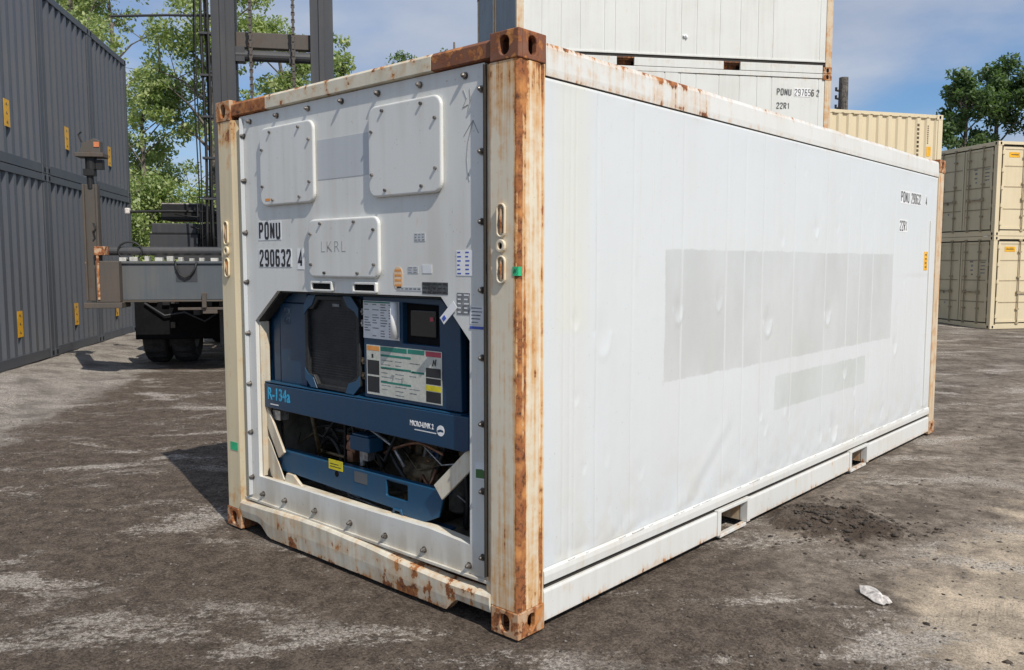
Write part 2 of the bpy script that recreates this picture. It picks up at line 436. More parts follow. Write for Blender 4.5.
def ground_mat():
    n = NT('packed_dirt_yard')
    v = n.pos
    x, y, z = n.xyz(v)
    st = n.scale(v, (1.0, 1.0, 1.0), rot=(0, 0, -0.80))      # streaks run along the yard's scrape direction
    st2 = n.scale(st, (1.0, 2.1, 1))
    a = n.noise(st2, 0.9, 9, 0.62, 0.4)
    b = n.noise(v, 0.55, 7, 0.6)
    fine = n.noise(v, 60, 9, 0.78)
    grit = n.noise(v, 190, 3, 0.7)
    med = n.noise(v, 9, 10, 0.72)
    dark = n.mix(n.mr(n.math('ADD', n.math('MULTIPLY', med, 0.55), n.math('MULTIPLY', fine, 0.45)), 0.40, 0.60), c4((0.058, 0.045, 0.035)), c4((0.140, 0.111, 0.088)))
    dl = n.math('ADD', n.math('MULTIPLY', x, 0.61), n.math('MULTIPLY', y, 0.79))   # distance from grey row line
    dry_l = n.mr(n.math('ADD', n.math('ADD', dl, n.math('MULTIPLY', b, 2.4)), n.math('MULTIPLY', n.math('ADD', med, n.noise(v, 3, 8, 0.7)), 0.7)), -2.15, -1.85, 1, 0)
    dry_l = n.math('MULTIPLY', dry_l, n.mr(x, -5.0, -3.6, 1, 0))
    tt = n.math('ADD', n.math('MULTIPLY', x, 0.74), n.math('MULTIPLY', y, 0.67))
    east = n.mr(x, -0.6, -0.1)
    wob = n.math('MULTIPLY', n.math('SUBTRACT', n.math('ADD', n.math('MULTIPLY', b, 0.4), n.math('MULTIPLY', n.noise(v, 2.6, 8, 0.66), 0.6)), 0.5), 2.4)
    right = n.math('MULTIPLY', east, n.mr(n.math('ADD', tt, wob), 0.95, 1.75))
    sandy = n.math('MULTIPLY', n.mr(n.math('ADD', x, wob), 0.95, 1.35), n.mr(n.math('ADD', tt, wob), 1.4, 2.0))
    far = n.mr(n.math('ADD', y, n.math('MULTIPLY', b, 2.5)), 4.5, 8.5, 0, 0.8)
    lightc = n.mix(n.mr(fine, 0.35, 0.65), c4((0.20, 0.178, 0.155)), c4((0.48, 0.44, 0.39)))
    midc = n.mix(n.mr(n.math('ADD', n.math('ADD', n.math('MULTIPLY', a, 0.2), n.math('MULTIPLY', med, 0.45)), n.math('MULTIPLY', n.noise(v, 2.4, 8, 0.7), 0.35)), 0.42, 0.58), c4((0.11, 0.090, 0.072)), c4((0.28, 0.235, 0.19)))
    tan = n.mix(n.mr(n.noise(v, 3, 8, 0.65), 0.38, 0.60), c4((0.33, 0.275, 0.21)), c4((0.58, 0.48, 0.36)))
    col = dark
    strk2 = n.mr(n.math('ADD', n.math('MULTIPLY', a, 0.62), n.math('MULTIPLY', n.noise(v, 7, 9, 0.72), 0.38)), 0.50, 0.62)
    col = n.mix(n.math('MULTIPLY', strk2, 0.22), col, c4((0.17, 0.148, 0.126)))
    col = n.mix(n.math('MULTIPLY', far, 0.9), col, n.mix(n.mr(n.math('ADD', n.math('MULTIPLY', n.noise(v, 1.3, 9, 0.7), 0.6), n.math('MULTIPLY', med, 0.4)), 0.40, 0.60), c4((0.085, 0.069, 0.056)), c4((0.26, 0.228, 0.19))))
    col = n.mix(n.math('MULTIPLY', right, 0.85), col, midc)
    col = n.mix(n.math('MULTIPLY', sandy, 0.85), col, tan)
    col = n.mix(n.math('MULTIPLY', dry_l, 0.80), col, n.mix(n.mr(n.noise(v, 2.2, 8, 0.7), 0.36, 0.6), c4((0.17, 0.152, 0.134)), lightc))
    strk = n.mr(n.math('ADD', n.math('MULTIPLY', a, 0.56), n.math('MULTIPLY', n.noise(n.scale(st, (1, 1.5, 1)), 21, 12, 0.85), 0.44)), 0.530, 0.562)
    strk = n.math('MULTIPLY', strk, n.mr(n.noise(v, 0.8, 3), 0.36, 0.52, 0.30, 1))
    col = n.mix(n.math('MULTIPLY', strk, 0.85), col, lightc)
    # churned dark mound beside the long side
    dx = n.math('SUBTRACT', x, 0.34)
    dy = n.math('MULTIPLY', n.math('SUBTRACT', y, 2.55), 1.25)
    dm = n.math('SQRT', n.math('ADD', n.math('MULTIPLY', dx, dx), n.math('MULTIPLY', dy, dy)))
    mm = n.mr(n.math('ADD', dm, n.math('MULTIPLY', n.math('SUBTRACT', med, 0.5), 0.5)), 0.36, 0.50, 1, 0)
    col = n.mix(n.math('MULTIPLY', mm, 0.85), col, c4((0.060, 0.043, 0.032)))
    pits = n.math('MULTIPLY', n.mr(fine, 0.30, 0.47, 0.35, 1.0), n.mr(grit, 0.30, 0.5, 0.6, 1.0))
    col = n.mix(1.0, col, n.mix(pits, c4((0.5, 0.5, 0.5)), c4((1.0, 1.0, 1.0))), 'MULTIPLY')
    col = n.mix(1.0, col, n.mix(n.mr(n.math('ADD', n.math('MULTIPLY', fine, 0.55), n.math('MULTIPLY', n.noise(v, 120, 5, 0.8), 0.45)), 0.40, 0.60), c4((0.72, 0.72, 0.72)), c4((1.32, 1.32, 1.32))), 'MULTIPLY')
    chips = n.mr(n.voro(v, 38), 0.05, 0.12, 1, 0)
    chip2 = n.math('MULTIPLY', chips, n.mr(n.noise(v, 11, 3), 0.5, 0.6))
    col = n.mix(n.math('MULTIPLY', chip2, 0.5), col, c4((0.30, 0.28, 0.25)))
    h = n.math('ADD', n.math('MULTIPLY', fine, 0.6), n.math('MULTIPLY', med, 1.2))
    h = n.math('ADD', h, n.math('MULTIPLY', chips, 0.25))
    h = n.math('ADD', h, n.math('MULTIPLY', grit, 0.22))
    # tyre lug marks pressed into the soft strip at lower right
    tx = n.math('ADD', n.math('MULTIPLY', x, 0.80), n.math('MULTIPLY', y, -0.60))
    ty = n.math('ADD', n.math('MULTIPLY', x, 0.60), n.math('MULTIPLY', y, 0.80))
    w1 = n.math('SINE', n.math('MULTIPLY', n.math('ADD', ty, n.math('MULTIPLY', n.math('ABSOLUTE', n.math('SUBTRACT', tx, 0.03)), 0.9)), 68))
    band = n.math('MULTIPLY', n.mr(n.math('ABSOLUTE', n.math('SUBTRACT', tx, n.math('ADD', 0.03, n.math('MULTIPLY', n.math('SUBTRACT', b, 0.5), 0.3)))), 0.12, 0.22, 1, 0), n.mr(med, 0.42, 0.58))
    h = n.math('ADD', h, n.math('MULTIPLY', n.math('MULTIPLY', n.mr(w1, -0.1, 0.5), band), -0.3))
    n.bump(h, 1.0, 0.016)
    return n.done(col, 0.95, 0, 0.25)


M['ground'] = ground_mat()


# ------------------------------------------------------------------ geometry helpers
class MB:
    def __init__(self):
        self.v, self.f, self.mi, self.mats = [], [], [], []

    def mat(self, m):
        if m not in self.mats:
            self.mats.append(m)
        return self.mats.index(m)

    def poly(self, pts, faces, m=0):
        b = len(self.v)
        self.v += [tuple(p) for p in pts]
        self.f += [tuple(b + i for i in f) for f in faces]
        self.mi += [m] * len(faces)
        return self

    def box(self, x0, x1, y0, y1, z0, z1, m=0):
        x0, x1 = sorted((x0, x1)); y0, y1 = sorted((y0, y1)); z0, z1 = sorted((z0, z1))
        p = [(x, y, z) for z in (z0, z1) for y in (y0, y1) for x in (x0, x1)]
        return self.poly(p, [(0, 2, 3, 1), (4, 5, 7, 6), (0, 1, 5, 4), (2, 6, 7, 3), (0, 4, 6, 2), (1, 3, 7, 5)], m)

    def prism(self, poly, axis, d0, d1, m=0):
        """poly = 2D points in the two remaining axes; extruded along axis from d0 to d1"""
        n = len(poly)

        def mk(a, b, d):
            return {'x': (d, a, b), 'y': (a, d, b), 'z': (a, b, d)}[axis]
        p = [mk(a, b, d0) for a, b in poly] + [mk(a, b, d1) for a, b in poly]
        f = [tuple(range(n)), tuple(range(2 * n - 1, n - 1, -1))]
        f += [(i, i + n, (i + 1) % n + n, (i + 1) % n) for i in range(n)]
        return self.poly(p, f, m)

    def tube(self, path, r, n=8, cap=True, m=0):
        path = [Vector(p) for p in path]
        rr = r if isinstance(r, (list, tuple)) else [r] * len(path)
        rings = []
        prev = None
        for i, p in enumerate(path):
            t = (path[min(i + 1, len(path) - 1)] - path[max(i - 1, 0)]).normalized()
            if prev is None:
                up = Vector((0, 0, 1)) if abs(t.z) < 0.9 else Vector((1, 0, 0))
                a = t.cross(up).normalized()
            else:
                a = (prev - t * prev.dot(t)).normalized()
            prev = a
            b = t.cross(a)
            rings.append([p + (a * math.cos(2 * PI * k / n) + b * math.sin(2 * PI * k / n)) * rr[i] for k in range(n)])
        pts = [q for ring in rings for q in ring]
        f = []
        for i in range(len(path) - 1):
            for k in range(n):
                f.append((i * n + k, i * n + (k + 1) % n, (i + 1) * n + (k + 1) % n, (i + 1) * n + k))
        if cap:
            f.append(tuple(range(n - 1, -1, -1)))
            f.append(tuple((len(path) - 1) * n + k for k in range(n)))
        return self.poly(pts, f, m)

    def cyl(self, p0, p1, r, n=16, m=0):
        return self.tube([p0, p1], r, n, True, m)

    def build(self, name, mats, parent=None, bevel=0.0, smooth=False, loc=None, rot=None):
        me = bpy.data.meshes.new(name)
        me.from_pydata(self.v, [], self.f)
        if not isinstance(mats, (list, tuple)):
            mats = [mats]
        for mm in mats:
            me.materials.append(mm)
        if len(mats) > 1:
            me.polygons.foreach_set('material_index', self.mi)
        bm = bmesh.new()
        bm.from_mesh(me)
        bmesh.ops.recalc_face_normals(bm, faces=bm.faces)
        bm.to_mesh(me)
        bm.free()
        if smooth:
            me.polygons.foreach_set('use_smooth', [True] * len(me.polygons))
            me.update()
        o = bpy.data.objects.new(name, me)
        COL.objects.link(o)
        if parent is not None:
            o.parent = parent
        if loc is not None:
            o.location = loc
        if rot is not None:
            o.rotation_euler = rot
        if bevel:
            md = o.modifiers.new("bevel", 'BEVEL')
            md.width = bevel
            md.segments = 2
            md.limit_method = 'ANGLE'
            md.angle_limit = math.radians(40)
            if smooth is False:
                md.harden_normals = False
        return o


def tag(o, label=None, cat=None, group=None, kind=None):
    if label: o['label'] = label
    if cat: o['category'] = cat
    if group: o['group'] = group
    if kind: o['kind'] = kind
    return o


def empty(name, loc=(0, 0, 0), rz=0.0, label=None, cat=None, group=None):
    o = bpy.data.objects.new(name, None)
    COL.objects.link(o)
    o.location = loc
    o.rotation_euler = (0, 0, rz)
    o.empty_display_size = 0.3
    return tag(o, label, cat, group)


def copy_tree(o, parent=None):
    c = o.copy()
    COL.objects.link(c)
    c.parent = parent
    for ch in list(o.children):
        copy_tree(ch, c)
    return c


def rrect(x0, x1, y0, y1, r, n=5):
    pts = []
    for cx_, cy_, a0 in ((x1 - r, y1 - r, 0), (x0 + r, y1 - r, 90), (x0 + r, y0 + r, 180), (x1 - r, y0 + r, 270)):
        for i in range(n + 1):
            a = math.radians(a0 + 90 * i / n)
            pts.append((cx_ + r * math.cos(a), cy_ + r * math.sin(a)))
    return pts


def oval(cx_, cy_, rx, ry, n=20):
    """slotted hole: a stadium shape standing up"""
    pts = []
    s = max(ry - rx, 0)
    for i in range(n):
        a = 2 * PI * i / n
        pts.append((cx_ + rx * math.cos(a), cy_ + rx * math.sin(a) + (s if math.sin(a) >= 0 else -s)))
    return pts


def plate(name, outer, holes, axis, d0, d1, mat, parent=None, bevel=0.0):
    """flat plate with holes, extruded between d0 and d1 along axis"""
    bm = bmesh.new()

    def mk(a, b, d):
        return {'x': (d, a, b), 'y': (a, d, b), 'z': (a, b, d)}[axis]
    edges = []
    for loop in [outer] + holes:
        vs = [bm.verts.new(mk(a, b, d0)) for a, b in loop]
        for i in range(len(vs)):
            edges.append(bm.edges.new((vs[i], vs[(i + 1) % len(vs)])))
    bmesh.ops.triangle_fill(bm, use_beauty=True, use_dissolve=False, edges=edges)
    # dissolve inner triangulation as far as it is flat, then thicken
    fs = list(bm.faces)
    r = bmesh.ops.extrude_face_region(bm, geom=fs)
    dv = Vector(mk(0, 0, d1 - d0))
    for g in r['geom']:
        if isinstance(g, bmesh.types.BMVert):
            g.co += dv
    bmesh.ops.recalc_face_normals(bm, faces=bm.faces)
    me = bpy.data.meshes.new(name)
    bm.to_mesh(me)
    bm.free()
    me.materials.append(mat)
    o = bpy.data.objects.new(name, me)
    COL.objects.link(o)
    if parent is not None:
        o.parent = parent
    if bevel:
        md = o.modifiers.new("bevel", 'BEVEL')
        md.width = bevel; md.segments = 2; md.limit_method = 'ANGLE'; md.angle_limit = math.radians(40)
    return o


def lettering(name, s, size, loc, rot, mat, parent, xs=1.0, bold=0.0, space=1.0, thick=0.0008):
    cu = bpy.data.curves.new(name, 'FONT')
    cu.body = s
    cu.size = size
    cu.extrude = thick
    cu.offset = bold
    cu.space_character = space
    cu.resolution_u = 3
    t = bpy.data.objects.new(name + '_src', cu)
    COL.objects.link(t)
    dg = bpy.context.evaluated_depsgraph_get()
    me = bpy.data.meshes.new_from_object(t.evaluated_get(dg))
    bpy.data.objects.remove(t)
    me.transform(Matrix.Diagonal((xs, 1, 1, 1)))
    me.name = name
    me.materials.clear()
    me.materials.append(mat)
    o = bpy.data.objects.new(name, me)
    COL.objects.link(o)
    o.parent = parent
    o.location = loc
    o.rotation_euler = rot
    return o


# condensed block capitals and figures as used on containers: strokes on a 0..1 grid
GLYPH = {
    'P': [[(0, 0), (0, 1), (.75, 1), (1, .9), (1, .62), (.75, .5), (.1, .5)]],
    'O': [[(.2, 0), (0, .12), (0, .88), (.2, 1), (.8, 1), (1, .88), (1, .12), (.8, 0), (.2, 0)]],
    '0': [[(.2, 0), (0, .12), (0, .88), (.2, 1), (.8, 1), (1, .88), (1, .12), (.8, 0), (.2, 0)]],
    'N': [[(0, 0), (0, 1)], [(0.0, 1), (1, 0)], [(1, 0), (1, 1)]],
    'U': [[(0, 1), (0, .12), (.2, 0), (.8, 0), (1, .12), (1, 1)]],
    '2': [[(0, .76), (0, .9), (.2, 1), (.8, 1), (1, .9), (1, .66), (0, .16), (0, 0), (1, 0)]],
    '9': [[(0, .12), (.2, 0), (.8, 0), (1, .12), (1, .88), (.8, 1), (.2, 1), (0, .88), (0, .56), (.2, .44), (.9, .44)]],
    '6': [[(1, .88), (.8, 1), (.2, 1), (0, .88), (0, .12), (.2, 0), (.8, 0), (1, .12), (1, .44), (.8, .56), (.1, .56)]],
    '3': [[(0, .84), (.2, 1), (.8, 1), (1, .88), (1, .62), (.8, .52), (.4, .52)], [(.86, .44), (1, .36), (1, .12), (.8, 0), (.2, 0), (0, .16)]],
    '4': [[(.78, 0), (.78, 1), (0, .26), (1.08, .26)]],
    '7': [[(0, 1), (1, 1), (.4, 0)]],
    '5': [[(1, 1), (.04, 1), (0, .52), (.2, .6), (.8, .6), (1, .48), (1, .12), (.8, 0), (.2, 0), (0, .14)]],
    'R': [[(0, 0), (0, 1), (.75, 1), (1, .9), (1, .64), (.75, .52), (.12, .52)], [(.52, .42), (1, 0)]],
    '1': [[(.2, .8), (.55, 1), (.55, 0)]],
}


def block_text(name, s, h, loc, rot, mat, parent, w=0.42, st=0.13, gap=0.30, thick=0.0008):
    """s in block letters of height h; w = letter width / h, st = stroke / h"""
    mb = MB()
    x0 = 0.0
    hw = st * h / 2
    for ch in s:
        if ch == ' ':
            x0 += (w * 0.75) * h
            continue
        for si, path in enumerate(GLYPH[ch]):
            p = [Vector((x0 + hw + a * (w - st) * h, hw + b * (1 - st) * h)) for a, b in path]
            closed = (p[0] - p[-1]).length < 1e-6
            if closed: p = p[:-1]
            n = len(p); L, Rr = [], []
            for i in range(n):
                d0 = (p[i] - p[i - 1]) if (i > 0 or closed) else (p[1] - p[0])
                d1 = (p[(i + 1) % n] - p[i]) if (i < n - 1 or closed) else (p[i] - p[i - 1])
                d0.normalize(); d1.normalize()
                n0 = Vector((-d0.y, d0.x)); n1 = Vector((-d1.y, d1.x))
                m = (n0 + n1)
                m = m.normalized() if m.length > 1e-4 else n0
                k = min(1.7, 1 / max(0.35, m.dot(n0)))
                L.append(p[i] + m * hw * k); Rr.append(p[i] - m * hw * k)
            z1 = thick + 0.0001 * si
            pts = []
            for i in range(n):
                pts += [(L[i].x, L[i].y, 0), (Rr[i].x, Rr[i].y, 0), (Rr[i].x, Rr[i].y, z1), (L[i].x, L[i].y, z1)]
            f = []
            for i in range(n if closed else n - 1):
                j = (i + 1) % n
                for k in range(4): f.append((i * 4 + k, i * 4 + (k + 1) % 4, j * 4 + (k + 1) % 4, j * 4 + k))
            if not closed: f += [(0, 1, 2, 3), ((n - 1) * 4 + 3, (n - 1) * 4 + 2, (n - 1) * 4 + 1, (n - 1) * 4)]
            mb.poly(pts, f)
        x0 += (w + gap * w) * h
    o = mb.build(name, mat, parent)
    o.location = loc; o.rotation_euler = rot
    o['kind'] = 'stuff'
    return o


# vectorised value noise for relief
def vnoise(x, y, seed=0):
    xi = np.floor(x).astype(np.int64); yi = np.floor(y).astype(np.int64)
    xf = x - xi; yf = y - yi

    def h(a, b):
        n = (a * 374761393 + b * 668265263 + seed * 974711) & 0x7fffffff
        n = (n ^ (n >> 13)) * 1274126177 & 0x7fffffff
        return ((n ^ (n >> 16)) & 0xffff) / 65535.0
    u = xf * xf * (3 - 2 * xf); v = yf * yf * (3 - 2 * yf)
    return (h(xi, yi) * (1 - u) + h(xi + 1, yi) * u) * (1 - v) + (h(xi, yi + 1) * (1 - u) + h(xi + 1, yi + 1) * u) * v


def fbm(x, y, oct=4, seed=0, gain=0.5):
    s = 0; a = 1; t = 0
    for i in range(oct):
        s = s + a * vnoise(x * 2 ** i, y * 2 ** i, seed + i * 17)
        t += a
        a *= gain
    return s / t - 0.5


def sstep(a, b, x):
    t = np.clip((x - a) / (b - a), 0, 1)
    return t * t * (3 - 2 * t)


# ------------------------------------------------------------------ ground
GL0 = np.array([-12.138, 2.383]); GDIR = 2.486
GN = np.array([-math.sin(GDIR), math.cos(GDIR)]) * -1
if GN[0] < 0: GN = -GN


def ground_h(x, y):
    x = np.asarray(x, float); y = np.asarray(y, float)
    s = (x - GL0[0]) * GN[0] + (y - GL0[1]) * GN[1]
    z = 0.134 * sstep(1.3, 0.15, s) * sstep(-4.0, -7.0, x)
    z = z - 0.218 * sstep(13.5, 19.0, y) * sstep(-8, -3.0, x)
    inside = (1 - sstep(0.0, 0.12, np.maximum(np.maximum(x - 0.0, -2.44 - x), np.maximum(-y, y - 6.06))))
    rel = 0.030 * fbm(x * 0.5, y * 0.5, 3, 5) + 0.022 * fbm(x * 2.1, y * 2.1, 4, 9) + 0.016 * fbm(x * 9, y * 9, 4, 21)
    dm = 0.92 * np.sqrt((x - 0.36) ** 2 + ((y - 2.55) * 1.25) ** 2) + 0.22 * fbm(x * 5, y * 5, 3, 3)
    rel = rel + sstep(0.50, 0.18, dm) * (0.040 + 0.17 * fbm(x * 8, y * 8, 5, 33, 0.72))
    # wheel ruts running past the long side
    a = (x - 1.35) * 0.97 - (y - 2.0) * 0.24
    rel = rel - 0.016 * np.exp(-(a / 0.16) ** 2) + 0.012 * np.exp(-((np.abs(a) - 0.26) / 0.07) ** 2) * (0.5 + fbm(x * 6, y * 6, 3, 71))
    cl = sstep(1.2, 0.3, np.sqrt((x - 1.15) ** 2 + (y - 0.55) ** 2))
    rel = rel + cl * fbm(x * 9 + y * 6, y * 14, 4, 55, 0.6) * 0.05
    return z - 0.006 + rel * (1 - inside * 0.9) - 0.006 * inside


def axis_pts(lo, hi, step, far):
    a = list(np.arange(lo, hi, step))
    s = step
    p = a[-1]
    while p < far:
        s *= 1.09
        p += s
        a.append(p)
    s = step
    p = lo
    pre = []
    while p > -far:
        s *= 1.09
        p -= s
        pre.append(p)
    return np.array(pre[::-1] + a)


gx = axis_pts(-5.0, 3.0, 0.020, 900)
gy = axis_pts(-1.8, 5.5, 0.020, 900)
X, Y = np.meshgrid(gx, gy)
Z = ground_h(X, Y)
nv = X.size
co = np.stack([X, Y, Z], -1).reshape(-1, 3)
ny, nx = X.shape
idx = np.arange(nv).reshape(ny, nx)
quads = np.stack([idx[:-1, :-1], idx[:-1, 1:], idx[1:, 1:], idx[1:, :-1]], -1).reshape(-1, 4)


def np_mesh(name, co, quads, mat, smooth=True):
    me = bpy.data.meshes.new(name)
    k = quads.shape[1]
    me.vertices.add(len(co))
    me.vertices.foreach_set('co', co.astype(np.float32).ravel())
    me.loops.add(quads.size)
    me.loops.foreach_set('vertex_index', quads.astype(np.int32).ravel())
    me.polygons.add(len(quads))
    me.polygons.foreach_set('loop_start', np.arange(0, quads.size, k, dtype=np.int32))
    me.polygons.foreach_set('loop_total', np.full(len(quads), k, dtype=np.int32))
    me.update(calc_edges=True)
    if smooth:
        me.polygons.foreach_set('use_smooth', [True] * len(quads))
    me.materials.append(mat)
    me.validate()
    o = bpy.data.objects.new(name, me)
    COL.objects.link(o)
    return o


tag(np_mesh('ground', co, quads, M['ground']), kind='structure')


def pebbles(name, n, xr, yr, s0, s1, mat, seed, dens=None):
    r = np.random.default_rng(seed)
    base = np.array([(1, 0, 0), (0, 1, 0), (-1, 0, 0), (0, -1, 0), (0, 0, 0.8), (0, 0, -0.6)])
    tri = np.array([(0, 1, 4), (1, 2, 4), (2, 3, 4), (3, 0, 4), (1, 0, 5), (2, 1, 5), (3, 2, 5), (0, 3, 5)])
    x = r.uniform(*xr, n * 3); y = r.uniform(*yr, n * 3)
    keep = ~((x > -2.55) & (x < 0.08) & (y > -0.1) & (y < 6.2))
    if dens is not None:
        keep &= r.uniform(0, 1, n * 3) < dens(x, y)
    x = x[keep][:n]; y = y[keep][:n]; n = len(x)
    s = s0 + (s1 - s0) * r.uniform(0, 1, n) ** 4
    a = r.uniform(0, 2 * PI, n)
    pts = base[None] * (1 + r.uniform(-0.35, 0.35, (n, 6, 1))) * s[:, None, None]
    pts = pts * r.uniform(0.6, 1.25, (n, 1, 3)) * np.array([1, 1, 0.65])
    ca, sa = np.cos(a)[:, None], np.sin(a)[:, None]
    px = pts[..., 0] * ca - pts[..., 1] * sa + x[:, None]
    py = pts[..., 0] * sa + pts[..., 1] * ca + y[:, None]
    pz = pts[..., 2] + (ground_h(x, y) + s * 0.15)[:, None]
    co = np.stack([px, py, pz], -1).reshape(-1, 3)
    t = (tri[None] + (np.arange(n) * 6)[:, None, None]).reshape(-1, 3)
    return np_mesh(name, co, t, mat, False)


tag(pebbles('gravel', 16000, (-8, 3.5), (-2.2, 7), 0.0025, 0.013, M['stone'], 1), kind='stuff', cat='gravel',
    label='small pale stones scattered over the dark packed dirt')
tag(pebbles('earth_lumps', 900, (-0.15, 1.1), (2.0, 3.3), 0.008, 0.034, M['clod'], 6,
            lambda x, y: np.exp(-(((x - 0.4) / 0.28) ** 2 + ((y - 2.6) / 0.28) ** 2) * 1.2)),
    kind='stuff', cat='soil', label='coarse dark earth lumps on the churned mound by the long white side')
tag(pebbles('dirt_clods', 5200, (-0.1, 2.4), (-0.6, 4.5), 0.003, 0.020, M['clod'], 2,
            lambda x, y: np.exp(-(((x - 0.4) / 0.4) ** 2 + ((y - 2.6) / 0.45) ** 2)) + 0.22 * np.exp(-(((x - 1.2) / 0.5) ** 2 + ((y - 0.6) / 0.6) ** 2)) + 0.01),
    kind='stuff', cat='soil', label='fine dark earth crumbs scattered over the dirt right of the white container')

# ------------------------------------------------------------------ the near refrigerated container
W_, L_, H_ = 2.438, 6.058, 2.591
box = empty('refrigerated_container', (0, 0, 0), 0,
            'large white refrigerated container in front, rusty corner posts, dark blue cooling unit in its end',
            'container')


def P(mb, name, mat, bevel=0.0, parent=None, smooth=False, **k):
    return mb.build(name, mat, parent or box, bevel, smooth, **k)


def fitting(x, y, z, sx, sy, parent, mat, mirror=1, size=(0.162, 0.178, 0.118)):
    """corner casting: hollow block with a slotted hole in the two outer faces; x,y,z the outer corner, sx,sy point inward"""
    w, l, h = size
    x1, y1 = x + sx * w, y + sy * l
    t = 0.028
    # end face (normal -/+ y) with hole, side face with hole
    fx = sorted((x, x1)); fy = sorted((y, y1))
    a = plate('corner_fitting', [(fx[0], z), (fx[1], z), (fx[1], z + h), (fx[0], z + h)],
              [oval((fx[0] + fx[1]) / 2, z + h / 2, 0.028, 0.040)], 'y', y, y + sy * t, mat, parent, 0.004)
    g = plate('fitting_side', [(fy[0] + (t if sy > 0 else 0), z), (fy[1] - (0 if sy > 0 else t), z), (fy[1] - (0 if sy > 0 else t), z + h), (fy[0] + (t if sy > 0 else 0), z + h)],
              [oval((fy[0] + fy[1]) / 2, z + h / 2, 0.026, 0.040)], 'x', x, x + sx * t, mat, a, 0.004)
    mb = MB()
    xi, yi = x + sx * t, y + sy * t
    mb.box(xi, x1, yi, y1, z, z + 0.022)
    mb.box(xi, x1, yi, y1, z + h - 0.022, z + h)
    mb.box(x1 - sx * 0.02, x1, yi, y1, z + 0.022, z + h - 0.022)
    mb.box(xi, x1 - sx * 0.02, y1 - sy * 0.02, y1, z + 0.022, z + h - 0.022)
    mb.build('fitting_core', M['darkrust'], a)
    return a


for (cx0, sx) in ((0.0, -1), (-W_, 1)):
    for (cy0, sy) in ((0.0, 1), (L_, -1)):
        for z0 in (0.0, H_ - 0.118):
            fitting(cx0 + (0.004 if sx < 0 else -0.004), cy0 - sy * 0.004, z0, sx, sy, box, M['rustbrown'] if (z0 > 1 and cx0 == 0.0 and cy0 == 0.0) else M['rust'])

# corner posts: folded profile with a shallow rounded groove on the side face
zb, zt = 0.119, H_ - 0.119
prof = [(-0.216, 0.027), (-0.158, 0.0), (-0.012, 0.0), (-0.002, 0.010), (0.0, 0.022), (-0.004, 0.034), (-0.004, 0.060), (0.0, 0.070), (0.0, 0.135), (-0.007, 0.142), (-0.007, 0.152), (0.0, 0.160),
        (0.0, 0.172), (-0.05, 0.172), (-0.05, 0.070), (-0.216, 0.070)]
mb = MB(); mb.prism(prof, 'z', zb, zt); P(mb, 'corner_post', M['postR'], 0.003)
mb = MB(); mb.prism([(-W_ - a, b) for a, b in prof][::-1], 'z', zb, zt); P(mb, 'corner_post', M['postL'], 0.003)
mb = MB(); mb.prism([(a, L_ - b) for a, b in prof][::-1], 'z', zb, zt); P(mb, 'corner_post', M['stackpost'], 0.003)
mb = MB(); mb.prism([(-W_ - a, L_ - b) for a, b in prof], 'z', zb, zt); P(mb, 'corner_post', M['stackpost'], 0.003)

# lashing recess rings on the two front posts
for xc in (-0.091, -W_ + 0.085):
    for (z0, z1) in ((1.74, 1.885), (1.545, 1.665)):
        ring = oval(xc, (z0 + z1) / 2, 0.026, (z1 - z0) / 2, 20)
        o = plate('lashing_ring', ring, [oval(xc, (z0 + z1) / 2, 0.018, (z1 - z0) / 2 - 0.008, 20)], 'y', -0.0135, -0.001, M['postR'] if xc > -1 else M['postL'], box, 0.003)
        mb = MB(); mb.tube([(xc, -0.004, z0 + 0.02), (xc, -0.012, (z0 + z1) / 2), (xc, -0.004, z1 - 0.02)], 0.006, 8)
        mb.build('lashing_bar', M['rust'], o)
    o = plate('lashing_eye', oval(xc, 1.705, 0.026, 0.028, 20), [oval(xc, 1.705, 0.012, 0.014, 14)], 'y', -0.016, -0.001, M['postR'] if xc > -1 else M['postL'], box, 0.003)
    mb = MB(); mb.prism(oval(xc, 1.705, 0.013, 0.015, 14), 'y', -0.003, -0.0015); mb.build('eye_recess', M['void'], o)

# front header rail with its two rusty ends
def header(x0, x1, m):
    mb = MB()
    mb.prism([(0.006, 2.497), (0.006, 2.560), (0.020, 2.574), (0.16, 2.580), (0.16, 2.50), (0.06, 2.488)], 'x', x0, x1)
    return P(mb, 'header_rail', m, 0.002)


header(-W_ + 0.164, -1.915, M['headrust'])
header(-1.913, -0.535, M['header'])
header(-0.533, -0.164, M['rustbrown'])

# front bulkhead with the eight-sided opening
FS = 0.991            # the bulkhead stands 26 mm behind the post faces


def inv(px_, pz_): return (2.32 + (px_ - 2.32) / FS, 1.634 + (pz_ - 1.634) / FS)


OPEN = [(-2.145, 0.345), (-2.145, 1.290), (-1.900, 1.474), (-0.527, 1.477), (-0.338, 1.283), (-0.342, 0.30)]
FR = [inv(-W_ + 0.2165, 0.20), inv(-W_ + 0.2165, 2.488), inv(-0.2165, 2.488), inv(-0.2165, 0.20)]
n_before_front = set(bpy.data.objects)
slots = [[(-1.535, 1.492), (-1.365, 1.487), (-1.365, 1.518), (-1.535, 1.522)][::-1], [(-1.165, 1.492), (-0.995, 1.492), (-0.995, 1.524), (-1.165, 1.524)][::-1]]
OPEN2 = OPEN[:-1] + [(-0.342, 0.335), (-0.62, 0.352), (-1.13, 0.345)]
plate('front_panel', FR, [OPEN2], 'y', 0.052, 0.075, M['front'], box)
